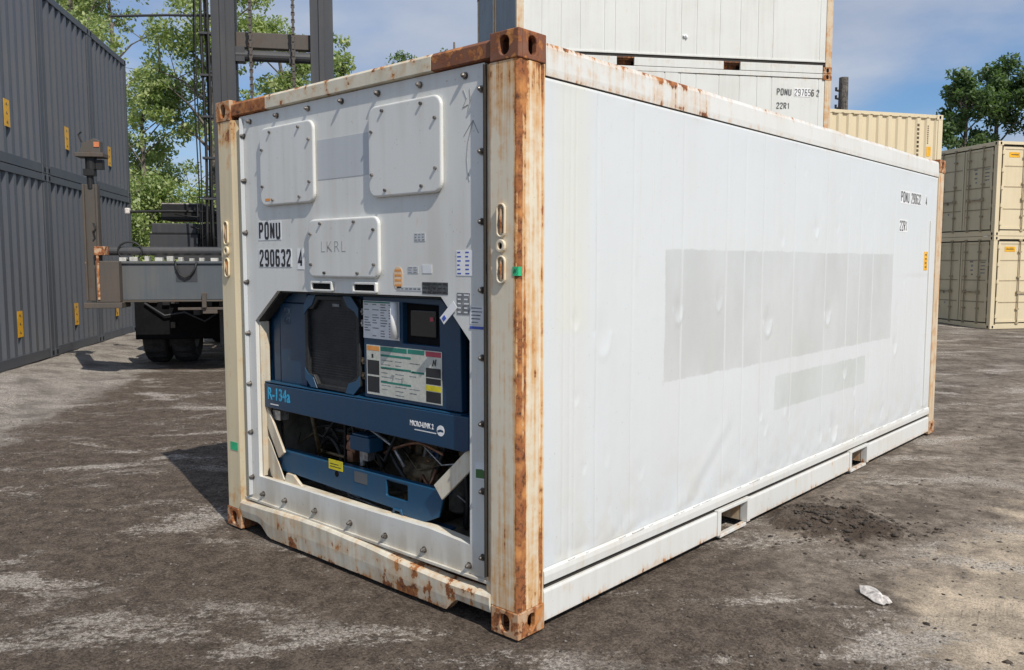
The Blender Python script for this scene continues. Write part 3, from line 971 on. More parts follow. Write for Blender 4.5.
# steel flange inside the opening edge
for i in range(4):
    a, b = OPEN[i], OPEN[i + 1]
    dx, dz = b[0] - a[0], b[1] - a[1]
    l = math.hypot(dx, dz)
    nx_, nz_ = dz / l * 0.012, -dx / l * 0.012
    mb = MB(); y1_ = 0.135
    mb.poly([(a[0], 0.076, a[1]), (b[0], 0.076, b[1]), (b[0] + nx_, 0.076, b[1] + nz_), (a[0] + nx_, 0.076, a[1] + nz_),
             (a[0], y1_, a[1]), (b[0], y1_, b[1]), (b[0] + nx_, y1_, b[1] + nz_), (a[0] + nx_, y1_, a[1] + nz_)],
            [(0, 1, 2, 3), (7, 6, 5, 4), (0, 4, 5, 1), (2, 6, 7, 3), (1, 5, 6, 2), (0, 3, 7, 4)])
    P(mb, 'opening_flange', M['sill'] if i == 0 else M['hose'])  # shade baked in: slanted and top faces black, sunlit left face cream
# dark inset seams beside the posts and under the header
mb = MB()
mb.box(-0.2215, -0.2165, 0.0225, 0.05, 0.22, 2.48)
P(mb, 'seam_strip', M['gasket'])
mb = MB(); mb.box(-W_ + 0.2165, -W_ + 0.2190, 0.0245, 0.05, 0.22, 2.48)
P(mb, 'seam_strip', M['frontpatch'])
# inner cover strip carrying the bolts on the right

# bolts round the bulkhead
bolt_pts = [(-2.144, 2.455), (-1.858, 2.457), (-1.555, 2.459), (-1.257, 2.460), (-0.962, 2.460), (-0.656, 2.458), (-0.357, 2.456)]
bolt_pts += [(-0.256, z) for z in (2.385, 2.118, 1.814, 1.513, 1.211, 0.913, 0.605, 0.298)]
bolt_pts += [(-2.216, z) for z in (2.379, 2.118, 1.813, 1.520, 1.213, 0.906, 0.609, 0.33)]
bolt_pts += [(-0.345, 0.238), (-0.655, 0.240), (-0.952, 0.243), (-1.244, 0.248), (-1.564, 0.250), (-1.864, 0.250), (-2.10, 0.245)]
bolt0 = None
for (bx, bz) in bolt_pts:
    if bolt0 is None:
        mb = MB()
        mb.prism([(0.019 * math.cos(PI / 8 * k), 0.019 * math.sin(PI / 8 * k)) for k in range(16)], 'y', 0.0, -0.004)
        mb.tube([(0, -0.004, 0), (0, -0.020, 0), (0, -0.028, 0)], [0.0135, 0.0125, 0.006], 10)
        bolt0 = P(mb, 'bolt', M['bolt'])
        b = bolt0
    else:
        b = bolt0.copy(); COL.objects.link(b)
    b.location = (bx, 0.0515, bz)
    b.rotation_euler = (0, random.uniform(0, 1), 0)
    b.scale = (0.85, 0.95, 0.85)

# access covers
def cover(x0, x1, z0, z1, nb, r=0.055, extra=()):
    o = MB(); o.prism(rrect(x0, x1, z0, z1, r, 7), 'y', 0.030, 0.0515)
    o = P(o, 'access_cover', M['front'], 0.012)
    o.modifiers[0].segments = 4
    for fx, fz in nb:
        mb = MB(); px, pz = x0 + (x1 - x0) * fx, z0 + (z1 - z0) * fz
        mb.prism([(0.008 * math.cos(PI / 3 * k), 0.008 * math.sin(PI / 3 * k)) for k in range(6)], 'y', 0, -0.010)
        s = mb.build('cover_screw', M['bolt'], o); s.location = (px, 0.0295, pz)
    return o


NB8 = [(0.22, 0.93), (0.75, 0.93), (0.06, 0.72), (0.93, 0.76), (0.06, 0.25), (0.93, 0.25), (0.25, 0.07), (0.75, 0.08)]
cv1 = cover(-2.020, -1.488, 1.958, 2.398, NB8)
cv2 = cover(-1.024, -0.494, 1.955, 2.398, NB8)
cv3 = cover(-1.556, -0.950, 1.556, 1.866, [(0.2, 0.92), (0.68, 0.92), (0.05, 0.75), (0.94, 0.78), (0.05, 0.22), (0.94, 0.22), (0.25, 0.08), (0.72, 0.08)], 0.045)
tag(cv1, 'upper left cover, in line with the ID number'); tag(cv3, 'lower wide cover with faint scratched letters')
RX = (PI / 2, 0, 0)
lettering('scratched_letters', 'LKRL', 0.085, (-1.44, 0.0293, 1.69), RX, M['faintink'], cv3, 1.1, -0.0022, 1.1, 0.0003)
mb = MB(); mb.box(-1.965, -1.915, 0.0290, 0.0298, 1.985, 2.000); mb.build('small_tag', M['orange'], cv1)
# patches of different paint on the bulkhead
mb = MB(); mb.box(-1.480, -1.032, 0.0505, 0.0518, 2.075, 2.283); P(mb, 'repainted_patch', M['frontpatch'])
# slots under the lower cover
for (x0, x1) in ((-1.535, -1.365), (-1.165, -0.995)):
    fr = plate('drain_slot', rrect(x0 - 0.012, x1 + 0.012, 1.482, 1.536, 0.008, 2), [rrect(x0, x1, 1.492, 1.524, 0.004, 2)], 'y', 0.034, 0.0515, M['front'], box, 0.002)
    mb = MB(); mb.box(x0, x1, 0.046, 0.0505, 1.492, 1.524); mb.build('slot_recess', M['void'], fr)

# ID lettering on the bulkhead
def backing(x0, x1, z0, z1, m, y=0.0512):
    mb = MB(); mb.box(x0, x1, y - 0.001, y + 0.0006, z0, z1)
    return P(mb, 'decal', m)


bk = backing(-2.085, -1.845, 1.765, 1.872, M['paper'])
block_text('lettering', 'PONU', 0.100, (-2.076, 0.0502, 1.768), RX, M['ink'], bk, 0.46, 0.155, 0.28)
bk = backing(-2.085, -1.745, 1.610, 1.712, M['paper'])
block_text('lettering', '290632', 0.098, (-2.076, 0.0502, 1.612), RX, M['ink'], bk, 0.45, 0.155, 0.26)
bk = backing(-1.690, -1.625, 1.598, 1.712, M['white'])
block_text('lettering', '4', 0.100, (-1.683, 0.0502, 1.610), RX, M['ink'], bk, 0.46, 0.16)
# worn stickers between the lower cover and the right edge
def sticker(name, x0, x1, z0, z1, m, rows=0, rm=None, cols=1, frac=0.8):
    mb = MB(); mb.box(x0, x1, 0.0503, 0.0518, z0, z1)
    s = P(mb, name, m)
    if rows:
        mb = MB()
        dz = (z1 - z0) / rows
        for i in range(rows):
            for j in range(cols):
                cxa = x0 + (x1 - x0) * (j + 0.12) / cols
                w = (x1 - x0) / cols * (0.45 + 0.35 * random.random()) * frac / 0.8
                mb.box(cxa, cxa + w, 0.0497, 0.0504, z0 + dz * (i + 0.35), z0 + dz * (i + 0.68))
        mb.build('print', rm or M['ink'], s)
    return s


mb = MB(); mb.prism(oval(-0.829, 1.56, 0.034, 0.055, 20), 'y', 0.0503, 0.0518)
so = P(mb, 'warning_sticker', flat('pale_orange_sticker', (0.75, 0.55, 0.36), 0.5))
mb = MB()
for k in range(4): mb.box(-0.853, -0.805, 0.0497, 0.0504, 1.520 + k * 0.024, 1.530 + k * 0.024)
mb.build('print', M['orange'], so)
sticker('worn_sticker', -0.706, -0.630, 1.736, 1.774, M['frontpatch'], 3, M['fadeink'], 3)
sticker('worn_sticker', -0.756, -0.682, 1.584, 1.616, M['frontpatch'], 3, M['fadeink'], 2)
sticker('worn_sticker', -0.652, -0.585, 1.585, 1.625, M['paper'])
sticker('dark_plate', -0.654, -0.478, 1.487, 1.543, flat('dull_black_plate', (0.075, 0.08, 0.085), 0.5, var=.4, sc=80), 3, M['ink'], 5)
sticker('tagline_print', -0.84, -0.66, 1.500, 1.518, M['frontpatch'], 1, M['fadeink'], 6)
sticker('paper_label', -0.420, -0.316, 1.576, 1.690, M['white'], 6, M['bluep'], 2, 0.5)
sticker('worn_sticker', -0.418, -0.335, 1.40, 1.498, M['fadeink'], 5, M['paper'], 2)
sticker('paper_label', -0.335, -0.247, 1.36, 1.44, M['paper'], 5, M['fadeink'], 1)
mb = MB(); mb.box(-0.336, -0.250, 0.0495, 0.0502, 1.338, 1.350); P(mb, 'blue_stripe', M['bluep'])
# hanging seal tag, tilted
mb = MB(); mb.box(-0.060, 0.060, -0.0015, 0.0, -0.020, 0.020)
s = P(mb, 'seal_tag', M['white'], 0, loc=(-0.468, 0.046, 1.405), rot=(0, math.radians(-42), 0))
mb = MB(); mb.box(-0.052, -0.028, -0.0026, -0.0016, -0.010, 0.010); mb.build('print', M['bluep'], s)
# hand-drawn arrow and scribble
mb = MB()
for path in ([(-0.334, 1.996), (-0.345, 2.04), (-0.351, 2.098), (-0.342, 2.17), (-0.311, 2.258)], [(-0.369, 2.195), (-0.334, 2.235), (-0.311, 2.258)], [(-0.278, 2.200), (-0.298, 2.235), (-0.311, 2.258)],
             [(-0.37, 2.40), (-0.35, 2.36), (-0.375, 2.32), (-0.34, 2.33)], [(-0.33, 2.40), (-0.325, 2.35), (-0.345, 2.30)]):
    mb.tube([(a, 0.0512, b) for a, b in path], 0.0018, 5)
P(mb, 'pencil_mark', M['faintink'])
# green/white sticker low on the right and the small green marks on the posts
mb = MB(); mb.box(-0.305, -0.225, 0.0500, 0.0512, 0.655, 0.735)
s = P(mb, 'sticker', M['paper'])
mb = MB(); mb.prism([(-0.300, 0.66), (-0.230, 0.665), (-0.230, 0.69), (-0.26, 0.705), (-0.300, 0.70)], 'y', 0.0490, 0.0499); mb.build('print', flat('olive_print', (0.05, 0.14, 0.04), .5), s)
mb = MB(); mb.box(-0.030, 0.0015, -0.0025, -0.0005, 1.580, 1.618); mb.box(-0.0005, 0.0022, 0.0, 0.020, 1.580, 1.618)
s = P(mb, 'green_sticker', M['green'])
mb = MB(); mb.tube([(-0.024, -0.003, 1.59), (-0.018, -0.003, 1.61), (-0.014, -0.003, 1.592), (-0.008, -0.003, 1.610)], 0.0013, 4); mb.build('print', M['ink'], s)
mb = MB(); mb.box(-W_ + 0.055, -W_ + 0.140, -0.0025, -0.0008, 0.485, 0.535); P(mb, 'green_sticker', M['green'])

# set every bulkhead item back to the bulkhead plane (26 mm behind the posts, same sight lines)
done_me = set()
for o in [q for q in bpy.data.objects if q not in n_before_front]:
    if o.name.startswith('green_sticker') or (o.parent and o.parent.name.startswith('green_sticker')):
        continue
    l = o.location
    if l.length > 1e-6:
        o.location = (2.32 + (l.x - 2.32) * FS, l.y - 0.0255, 1.634 + (l.z - 1.634) * FS)
    elif o.parent is not None and o.parent.location.length > 1e-6:
        continue
    elif o.data.name not in done_me:
        done_me.add(o.data.name)
        for vt in o.data.vertices:
            vt.co = (2.32 + (vt.co.x - 2.32) * FS, vt.co.y - 0.0255, 1.634 + (vt.co.z - 1.634) * FS)

# sill in front of the unit and the dented bottom rail
mb = MB()
mb.prism([(-2.12, 0.348), (-1.12, 0.345), (-0.61, 0.352), (-0.33, 0.335), (-0.33, 0.21), (-2.12, 0.21)], 'y', 0.052, 0.12)
P(mb, 'unit_sill', M['sill'], 0.004)
xs = np.linspace(-W_ + 0.164, -0.164, 60)
mb = MB()
top = 0.193 + 0.012 * np.sin(xs * 3.1) + 0.010 * np.array([fbm(np.array([x * 4]), np.array([0.3]), 3, 4)[0] for x in xs]) - 0.020 * sstep(-1.2, -0.2, xs)
bulge = 0.010 * np.array([fbm(np.array([x * 5]), np.array([3.3]), 3, 8)[0] for x in xs])


def rbot(x):
    if x < -2.07 or x > -0.395: return 0.080
    if x < -1.975: return 0.080 - (x + 2.07) / 0.095 * 0.066
    if x > -0.445: return 0.014 + (x + 0.445) / 0.05 * 0.066
    return 0.014


pts = []; fcs = []
for i, x in enumerate(xs):
    b_ = rbot(x)
    pts += [(x, 0.000 + bulge[i], b_), (x, -0.008 + bulge[i], (b_ + top[i]) / 2 - 0.01), (x, -0.010 + bulge[i], top[i] - 0.018), (x, 0.000 + bulge[i], top[i] - 0.006), (x, 0.050, top[i] + 0.002), (x, 0.050, b_)]
for i in range(len(xs) - 1):
    for k in range(6):
        fcs.append((i * 6 + k, i * 6 + (k + 1) % 6, (i + 1) * 6 + (k + 1) % 6, (i + 1) * 6 + k))
fcs += [tuple(range(6)), tuple((len(xs) - 1) * 6 + k for k in range(6))]
mb.poly(pts, fcs)
P(mb, 'bottom_rail', M['sill'])
# welded drip ledge between rail and panel
mb = MB(); mb.box(-W_ + 0.166, -0.168, 0.012, 0.0255, 0.196, 0.212); P(mb, 'ledge', M['front'], 0.003)
# cross bar behind the bottom notch, floor structure (dark underside)
mb = MB(); mb.box(-W_ + 0.17, -0.17, 0.10, L_ - 0.1, 0.14, 0.20); P(mb, 'underframe', M['darkrust'])
mb = MB()
for k in range(12): mb.box(-W_ + 0.18, -0.18, 0.35 + k * 0.46, 0.40 + k * 0.46, 0.03, 0.14)
P(mb, 'cross_member', M['darkrust'])

# the long side wall, one fine sheet with ribs and dents
RIBS = (0.314, 0.365, 0.40, 0.562, 0.862, 1.33, 1.822, 2.048, 2.289, 2.748, 3.29, 3.711, 3.96, 4.246, 4.726, 5.1, 5.672)
yy_ = np.unique(np.round(np.concatenate([np.linspace(0.168, L_ - 0.168, 480)] + [np.array([r - 0.012, r - 0.005, r, r + 0.005, r + 0.012]) for r in RIBS]), 4))
zz_ = np.linspace(0.262, 2.420, 170)


def wall_x(y, z):
    d = 0.008 * fbm(y * 0.9, z * 1.1, 3, 44) + 0.004 * fbm(y * 4, z * 2.5, 3, 45) + 0.0010 * fbm(y * 22, z * 14, 3, 46)
    for r in RIBS:
        d = d - 0.0014 * np.exp(-((y - r) / 0.007) ** 2)
    rd = np.random.default_rng(5)
    dents = [(1.30, 1.39, 0.035, 0.006), (1.74, 1.425, 0.030, 0.005), (2.38, 1.27, 0.042, 0.009), (3.35, 1.28, 0.040, 0.008), (4.846, 0.937, 0.04, 0.006),
             (3.11, 1.869, 0.03, 0.005), (3.72, 0.823, 0.03, 0.006), (3.54, 0.41, 0.05, 0.008), (0.62, 1.30, 0.05, 0.004)]
    dents += [(rd.uniform(0.4, 5.6), rd.uniform(0.3, 0.7), rd.uniform(0.015, 0.035), rd.uniform(0.001, 0.003)) for _ in range(20)]
    dents += [(rd.uniform(0.4, 5.6), rd.uniform(0.7, 2.3), rd.uniform(0.012, 0.03), rd.uniform(0.001, 0.003)) for _ in range(16)]
    for (dy, dz, s, dp) in dents:
        rr = np.sqrt(((y - dy) / s) ** 2 + ((z - dz) / (s * 1.7)) ** 2)
        d = d - dp * np.exp(-rr ** 2) + dp * 0.6 * np.exp(-((rr - 1.3) / 0.28) ** 2) * (z < dz)
    # long diagonal crease
    t = (y - 1.40) * 0.80 + (z - 0.33) * 0.6
    q = -(y - 1.40) * 0.6 + (z - 0.33) * 0.80
    m = sstep(-0.35, -0.1, t) * sstep(0.75, 0.45, t)
    d = d + m * (0.0022 * np.exp(-(q / 0.05) ** 2) - 0.0028 * np.exp(-((q + 0.07) / 0.05) ** 2))
    t2 = sstep(0.42, 0.30, z)
    d = d + 0.012 * t2 * fbm(y * 9, z * 6, 3, 90)
    edge = sstep(0.168, 0.24, y) * sstep(L_ - 0.168, L_ - 0.24, y) * sstep(0.262, 0.30, z) * sstep(2.42, 2.38, z)
    flat_ = 1 - sstep(4.72, 4.80, y) * sstep(5.73, 5.68, y) * sstep(1.50, 1.55, z) * sstep(2.30, 2.26, z)
    return -0.010 + d * edge * flat_


YY, ZZ = np.meshgrid(yy_, zz_)
XX = wall_x(YY, ZZ)
co = np.stack([XX, YY, ZZ], -1).reshape(-1, 3)
ny, nx = YY.shape
idx = np.arange(YY.size).reshape(ny, nx)
quads = np.stack([idx[:-1, :-1], idx[:-1, 1:], idx[1:, 1:], idx[1:, :-1]], -1).reshape(-1, 4)
sw = np_mesh('side_wall', co, quads, M['side']); sw.parent = box
md = sw.modifiers.new('thickness', 'SOLIDIFY'); md.thickness = 0.012; md.offset = -1
# body core: other walls and roof
mb = MB()
mb.box(-W_ + 0.012, -W_ + 0.06, 0.175, L_ - 0.175, 0.20, 2.49); P(mb, 'side_wall', M['siderail'])
mb = MB(); mb.box(-W_ + 0.062, -0.062, 0.18, L_ - 0.14, 2.49, 2.565); P(mb, 'roof', M['siderail'])
mb = MB(); mb.box(-W_ + 0.164, -0.164, L_ - 0.06, L_ - 0.02, 0.12, 2.56); P(mb, 'rear_doors', M['siderail'])
mb = MB(); mb.box(-W_ + 0.066, -0.07, 0.90, L_ - 0.12, 0.21, 0.25); P(mb, 'floor', M['void'])

# top side rail: slightly wavy sheet, dark joint under it
ys = np.linspace(0.180, L_ - 0.180, 110)
for sx_, mat_ in ((0, M['siderail']), (1, M['siderail'])):
    mb = MB(); pts = []; fcs = []
    for i, y in enumerate(ys):
        w = 0.006 * float(fbm(np.array([y * 1.7]), np.array([0.5]), 3, 60)[0])
        kk = 0.012 * float(fbm(np.array([y * 2.3]), np.array([7.5]), 3, 61)[0]) * sstep(0.18, 0.6, np.array(y)) * sstep(5.8, 5.4, np.array(y))
        a = (-0.004 + w)
        pr = [(a, 2.428), (a + 0.002, 2.46), (a, 2.545 + kk), (a - 0.008, 2.566 + kk), (a - 0.05, 2.572 + kk), (a - 0.06, 2.428)]
        pts += [((px_ if sx_ == 0 else -W_ - px_), y, pz_) for px_, pz_ in pr]
    for i in range(len(ys) - 1):
        for k in range(6):
            fcs.append((i * 6 + k, i * 6 + (k + 1) % 6, (i + 1) * 6 + (k + 1) % 6, (i + 1) * 6 + k))
    fcs += [tuple(range(6)), tuple((len(ys) - 1) * 6 + k for k in range(6))]
    mb.poly(pts, fcs)
    P(mb, 'top_rail', mat_)
mb = MB(); mb.box(-0.040, -0.012, 0.18, L_ - 0.18, 2.419, 2.429); P(mb, 'joint_strip', M['gasket'])
# lower trim of the wall and the bottom side rail with its fork pockets
mb = MB()
mb.prism([(0.000, 0.200), (0.002, 0.236), (-0.001, 0.258), (-0.009, 0.268), (-0.03, 0.268), (-0.03, 0.200)], 'y', 0.176, L_ - 0.176)
P(mb, 'wall_trim', M['siderail'], 0.002)
mb = MB(); mb.box(-0.045, -0.018, 0.178, L_ - 0.178, 0.172, 0.200); P(mb, 'joint_strip', M['gasket'])
mb = MB()
for i in range(34):
    y0 = random.uniform(0.2, 5.7)
    mb.tube([(-0.0015, y0, 0.264), (-0.001, y0 + random.uniform(.02, .12), 0.266)], random.uniform(0.0015, 0.004), 6)
P(mb, 'weld_bead', M['siderail'], 0, smooth=True)
PK = [(1.802, 2.138), (3.895, 4.225)]
for sx_ in (0, 1):
    x0, x1 = (-0.03, 0.0) if sx_ == 0 else (-W_, -W_ + 0.03)
    segs = [(0.176, PK[0][0] - 0.04), (PK[0][1] + 0.04, PK[1][0] - 0.04), (PK[1][1] + 0.04, L_ - 0.176)]
    ztop = [0.166, 0.170, 0.184]
    for (a, b) in segs:
        mb = MB()
        mb.prism([(x0, 0.030), (x1, 0.030), (x1, 0.160), (x1 - (0.004 if sx_ == 0 else -0.004), 0.172), (x0, 0.172)], 'y', a, b)
        P(mb, 'bottom_side_rail', M['siderail'], 0.003)
    for (a, b) in PK:
        mb = MB()
        xx0, xx1 = (-0.045, 0.006) if sx_ == 0 else (-W_ - 0.006, -W_ + 0.045)
        mb.box(xx0, xx1, a - 0.039, a, 0.026, 0.180); mb.box(xx0, xx1, b, b + 0.039, 0.026, 0.180)
        mb.box(xx0, xx1, a + 0.0, b - 0.0, 0.160, 0.180)
        mb.box(xx0 + 0.012, xx1 - 0.006, a, b, 0.006, 0.026)
        P(mb, 'fork_pocket', M['siderail'], 0.003)
        if sx_ == 0:
            mb = MB(); mb.box(-0.75, -0.046, a - 0.01, a - 0.002, 0.03, 0.14); mb.box(-0.75, -0.046, b + 0.002, b + 0.01, 0.03, 0.14)
            P(mb, 'pocket_liner', M['stackpost'])
# side markings
RS = (PI / 2, 0, PI / 2)
def sdecal(y0, y1, z0, z1, m, x=-0.0088):
    mb = MB(); mb.box(-0.011, x, y0, y1, z0, z1)
    return P(mb, 'decal', m)


bk = sdecal(4.845, 5.095, 2.135, 2.245, M['white'])
block_text('lettering', 'PONU', 0.092, (-0.0087, 4.856, 2.145), RS, M['ink2'], bk, 0.50, 0.15, 0.24)
bk = sdecal(5.125, 5.405, 2.135, 2.245, M['white'])
block_text('lettering', '290632', 0.092, (-0.0087, 5.132, 2.145), RS, M['ink2'], bk, 0.40, 0.13, 0.22)
bk = sdecal(5.525, 5.590, 2.135, 2.245, M['paper'])
block_text('lettering', '4', 0.092, (-0.0087, 5.535, 2.145), RS, M['ink2'], bk, 0.46, 0.15)
bk = sdecal(4.845, 5.060, 1.895, 2.000, M['white'])
block_text('lettering', '22R1', 0.088, (-0.0087, 4.852, 1.904), RS, M['ink2'], bk, 0.48, 0.14, 0.22)
bk = sdecal(5.555, 5.665, 1.565, 1.735, M['amber'], -0.0085)
mb = MB()
for k in range(4): mb.box(-0.0084, -0.0076, 5.585, 5.635, 1.59 + k * 0.037, 1.60 + k * 0.037)
mb.build('print', M['ink'], bk)
mb = MB(); mb.box(-0.03, 0.0012, 5.690, 5.715, 0.30, 2.02); P(mb, 'edge_strip', M['siderail'], 0.002)

# ---- the cooling unit
U = 0.118
unit = empty('cooling_unit', (0, 0, 0)); unit.parent = box


def Q(mb, name, mat, bevel=0.0, **k):
    return mb.build(name, mat, unit, bevel, **k)


# casing fills the opening above the beam
mb = MB(); mb.prism([(-2.118, 0.905), (-2.118, 1.300), (-1.895, 1.466), (-0.536, 1.470), (-0.46, 1.402), (-0.46, 0.905)], 'y', U + 0.014, 0.62)
Q(mb, 'casing', M['blue'], 0.004)
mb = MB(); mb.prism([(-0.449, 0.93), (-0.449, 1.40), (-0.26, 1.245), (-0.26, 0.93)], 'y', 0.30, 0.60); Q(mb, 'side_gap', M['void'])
mb = MB()
mb.tube([(-0.30, 0.25, 1.22), (-0.31, 0.25, 1.08), (-0.35, 0.24, 1.0)], 0.012, 8)
mb.tube([(-0.28, 0.24, 0.94), (-0.28, 0.24, 1.16)], 0.007, 6)
Q(mb, 'wiring', M['hose'], smooth=True)
mb = MB(); mb.cyl((-0.36, 0.26, 1.12), (-0.28, 0.26, 1.12), 0.02, 10); Q(mb, 'connector', flat('teal_connector', (0.03, .2, .25), .5))
# left cover panels
mb = MB(); mb.prism([(-2.110, 0.925), (-2.110, 1.290), (-2.040, 1.345), (-2.040, 0.925)], 'y', U + 0.002, U + 0.014); Q(mb, 'left_panel', M['blue'], 0.003)
mb = MB(); mb.prism([(-2.025, 0.925), (-2.025, 1.40), (-1.900, 1.40), (-1.760, 1.40), (-1.760, 0.925)], 'y', U - 0.006, U + 0.014); Q(mb, 'left_panel', M['blue'], 0.004)
mb = MB(); mb.prism([(-2.01, 1.405), (-1.88, 1.460), (-1.75, 1.460), (-1.75, 1.405)], 'y', U - 0.002, U + 0.014); Q(mb, 'top_panel', M['blue'], 0.003)
lettering('worn_print', 'RJX\n607', 0.055, (-1.93, U - 0.0072, 1.335), RX, flat('worn_blue_print', (0.10, 0.15, 0.20), .6, var=.4, sc=90), unit, 0.8, 0.001)
# radiator screen: blue frame with cut corners and dark infill
fo = [(-1.735, 0.985), (-1.735, 1.395), (-1.69, 1.452), (-1.30, 1.455), (-1.238, 1.395), (-1.232, 0.980), (-1.29, 0.930), (-1.68, 0.935)]
fi = [(-1.705, 1.005), (-1.705, 1.375), (-1.655, 1.375), (-1.60, 1.430), (-1.38, 1.430), (-1.33, 1.375), (-1.262, 1.375), (-1.258, 1.030), (-1.32, 0.995), (-1.34, 0.955), (-1.62, 0.955), (-1.655, 1.005)]
plate('screen_frame', fo, [fi], 'y', U - 0.030, U + 0.010, M['mesh'], unit, 0.004)
for cpts in ([(-1.737, 1.34), (-1.737, 1.397), (-1.692, 1.454), (-1.62, 1.455), (-1.655, 1.40), (-1.70, 1.375)], [(-1.236, 1.34), (-1.236, 1.397), (-1.298, 1.457), (-1.37, 1.456), (-1.33, 1.40), (-1.27, 1.375)],
             [(-1.737, 1.04), (-1.737, 0.983), (-1.682, 0.933), (-1.62, 0.932), (-1.655, 0.99), (-1.70, 1.005)], [(-1.230, 1.04), (-1.230, 0.978), (-1.288, 0.928), (-1.36, 0.930), (-1.33, 0.985), (-1.265, 1.005)]):
    mb = MB(); mb.prism(cpts, 'y', U - 0.034, U - 0.0305); Q(mb, 'screen_corner', M['bluelt'], 0.002)
mb = MB(); mb.box(-1.72, -1.245, U - 0.006, U + 0.012, 0.945, 1.442); Q(mb, 'screen_mesh', M['mesh'])
mb = MB()
for k in range(30): mb.box(-1.703, -1.262, U - 0.011, U - 0.0065, 1.01 + k * 0.0142, 1.0145 + k * 0.0142)
o = Q(mb, 'grille_bars', M['mesh']); o['kind'] = 'stuff'
mb = MB(); mb.box(-1.49, -1.43, U - 0.013, U - 0.010, 1.395, 1.41); Q(mb, 'badge', M['fadeink'])
for z in (1.02, 1.10, 1.30, 1.36):
    mb = MB(); mb.box(-1.228, -1.205, U - 0.02, U + 0.013, z, z + 0.035); mb.cyl((-1.217, U - 0.026, z + 0.018), (-1.217, U - 0.018, z + 0.018), 0.008, 8)
    Q(mb, 'latch', M['alu'] if z > 1.2 else M['brass'])
# control box door with display recess
ctl = plate('control_door', [(-1.195, 0.930), (-1.200, 1.462), (-0.600, 1.464), (-0.470, 1.345), (-0.462, 0.930)],
            [[(-0.885, 1.232), (-0.885, 1.436), (-0.618, 1.430), (-0.612, 1.232)][::-1]], 'y', U - 0.028, U + 0.013, M['blue'], unit, 0.005)
mb = MB(); mb.box(-0.89, -0.61, U + 0.004, U + 0.0135, 1.228, 1.44); Q(mb, 'display_recess', M['void'])
mb = MB(); mb.box(-0.85, -0.66, U - 0.006, U + 0.003, 1.27, 1.40)
Q(mb, 'display', flat('smoked_display', (0.015, 0.017, 0.02), 0.12, var=.1), 0.004)
mb = MB(); mb.box(-0.70, -0.675, U - 0.010, U - 0.0065, 1.35, 1.37); Q(mb, 'display_light', M['red'])
yl = U - 0.0295
ps = MB(); ps.box(-1.195, -0.905, yl - 0.0012, yl, 1.243, 1.438)
ps = Q(ps, 'instruction_sheet', M['paper'])
mb = MB()
for c in range(4):
    for k in range(13):
        if random.random() < 0.8:
            x0 = -1.185 + c * 0.066
            mb.box(x0, x0 + 0.025 + 0.03 * random.random(), yl - 0.0018, yl - 0.0012, 1.255 + k * 0.0135, 1.260 + k * 0.0135)
mb.build('print', M['fadeink'], ps)
mb = MB(); mb.box(-1.19, -0.95, yl - 0.0018, yl - 0.0012, 1.428, 1.435); mb.build('print', M['teal'], ps)
# rolled white sheet at its right edge
mb = MB(); mb.tube([(-0.925, yl - 0.018, 1.255), (-0.925, yl - 0.018, 1.436)], 0.020, 14)
Q(mb, 'document_tube', M['white'], smooth=True)
# wiring chart poster
ch = MB(); ch.box(-1.172, -0.594, yl - 0.0014, yl, 0.950, 1.209)
ch = Q(ch, 'service_chart', flat('aged_poster_paper', (0.55, 0.56, 0.50), .5, var=.08, sc=60))


def chart(name, m, rects, dy=0.0006):
    mb = MB()
    for (x0, x1, z0, z1) in rects:
        mb.box(x0, x1, yl - 0.0014 - dy, yl - 0.0013, z0, z1)
    return mb.build(name, m, ch)


chart('print', M['orange'], [(-1.168, -1.065, 1.180, 1.204)])
chart('print', M['teal'], [(-1.056, -0.85, 1.182, 1.205), (-0.842, -0.720, 1.184, 1.206), (-1.056, -0.82, 1.155, 1.166), (-1.056, -0.82, 1.092, 1.102), (-1.056, -0.82, 1.018, 1.028), (-0.815, -0.720, 1.088, 1.098)])
chart('print', M['red'], [(-0.708, -0.600, 1.180, 1.205)])
chart('print', M['ink'], [(-1.165, -1.068, 1.055, 1.130), (-1.165, -1.068, 0.962, 1.045), (-0.708, -0.602, 1.080, 1.125), (-0.708, -0.602, 1.045, 1.075), (-0.708, -0.602, 0.957, 1.010), (-1.130, -1.115, 1.142, 1.162)])
chart('print', M['yellow'], [(-0.708, -0.602, 1.013, 1.040)])
rl = []
for k in range(9):
    for c in range(3):
        if random.random() < 0.85:
            x0 = -1.05 + c * 0.11
            rl.append((x0, x0 + 0.04 + 0.05 * random.random(), 0.962 + k * 0.0215, 0.9655 + k * 0.0215))
chart('print', M['fadeink'], rl)
mb = MB(); mb.tube([(-0.66, yl - 0.002, 1.137), (-0.65, yl - 0.002, 1.165), (-0.64, yl - 0.002, 1.14), (-0.635, yl - 0.002, 1.17)], 0.004, 4); mb.build('print', M['ink'], ch)
mb = MB(); mb.tube([(-0.96, yl - 0.002, 1.04), (-0.95, yl - 0.002, 1.065), (-0.965, yl - 0.002, 1.07)], 0.003, 4); mb.tube([(-0.885, yl - 0.002, 1.035), (-0.88, yl - 0.002, 1.06)], 0.004, 4); mb.build('print', M['fadeink'], ch)
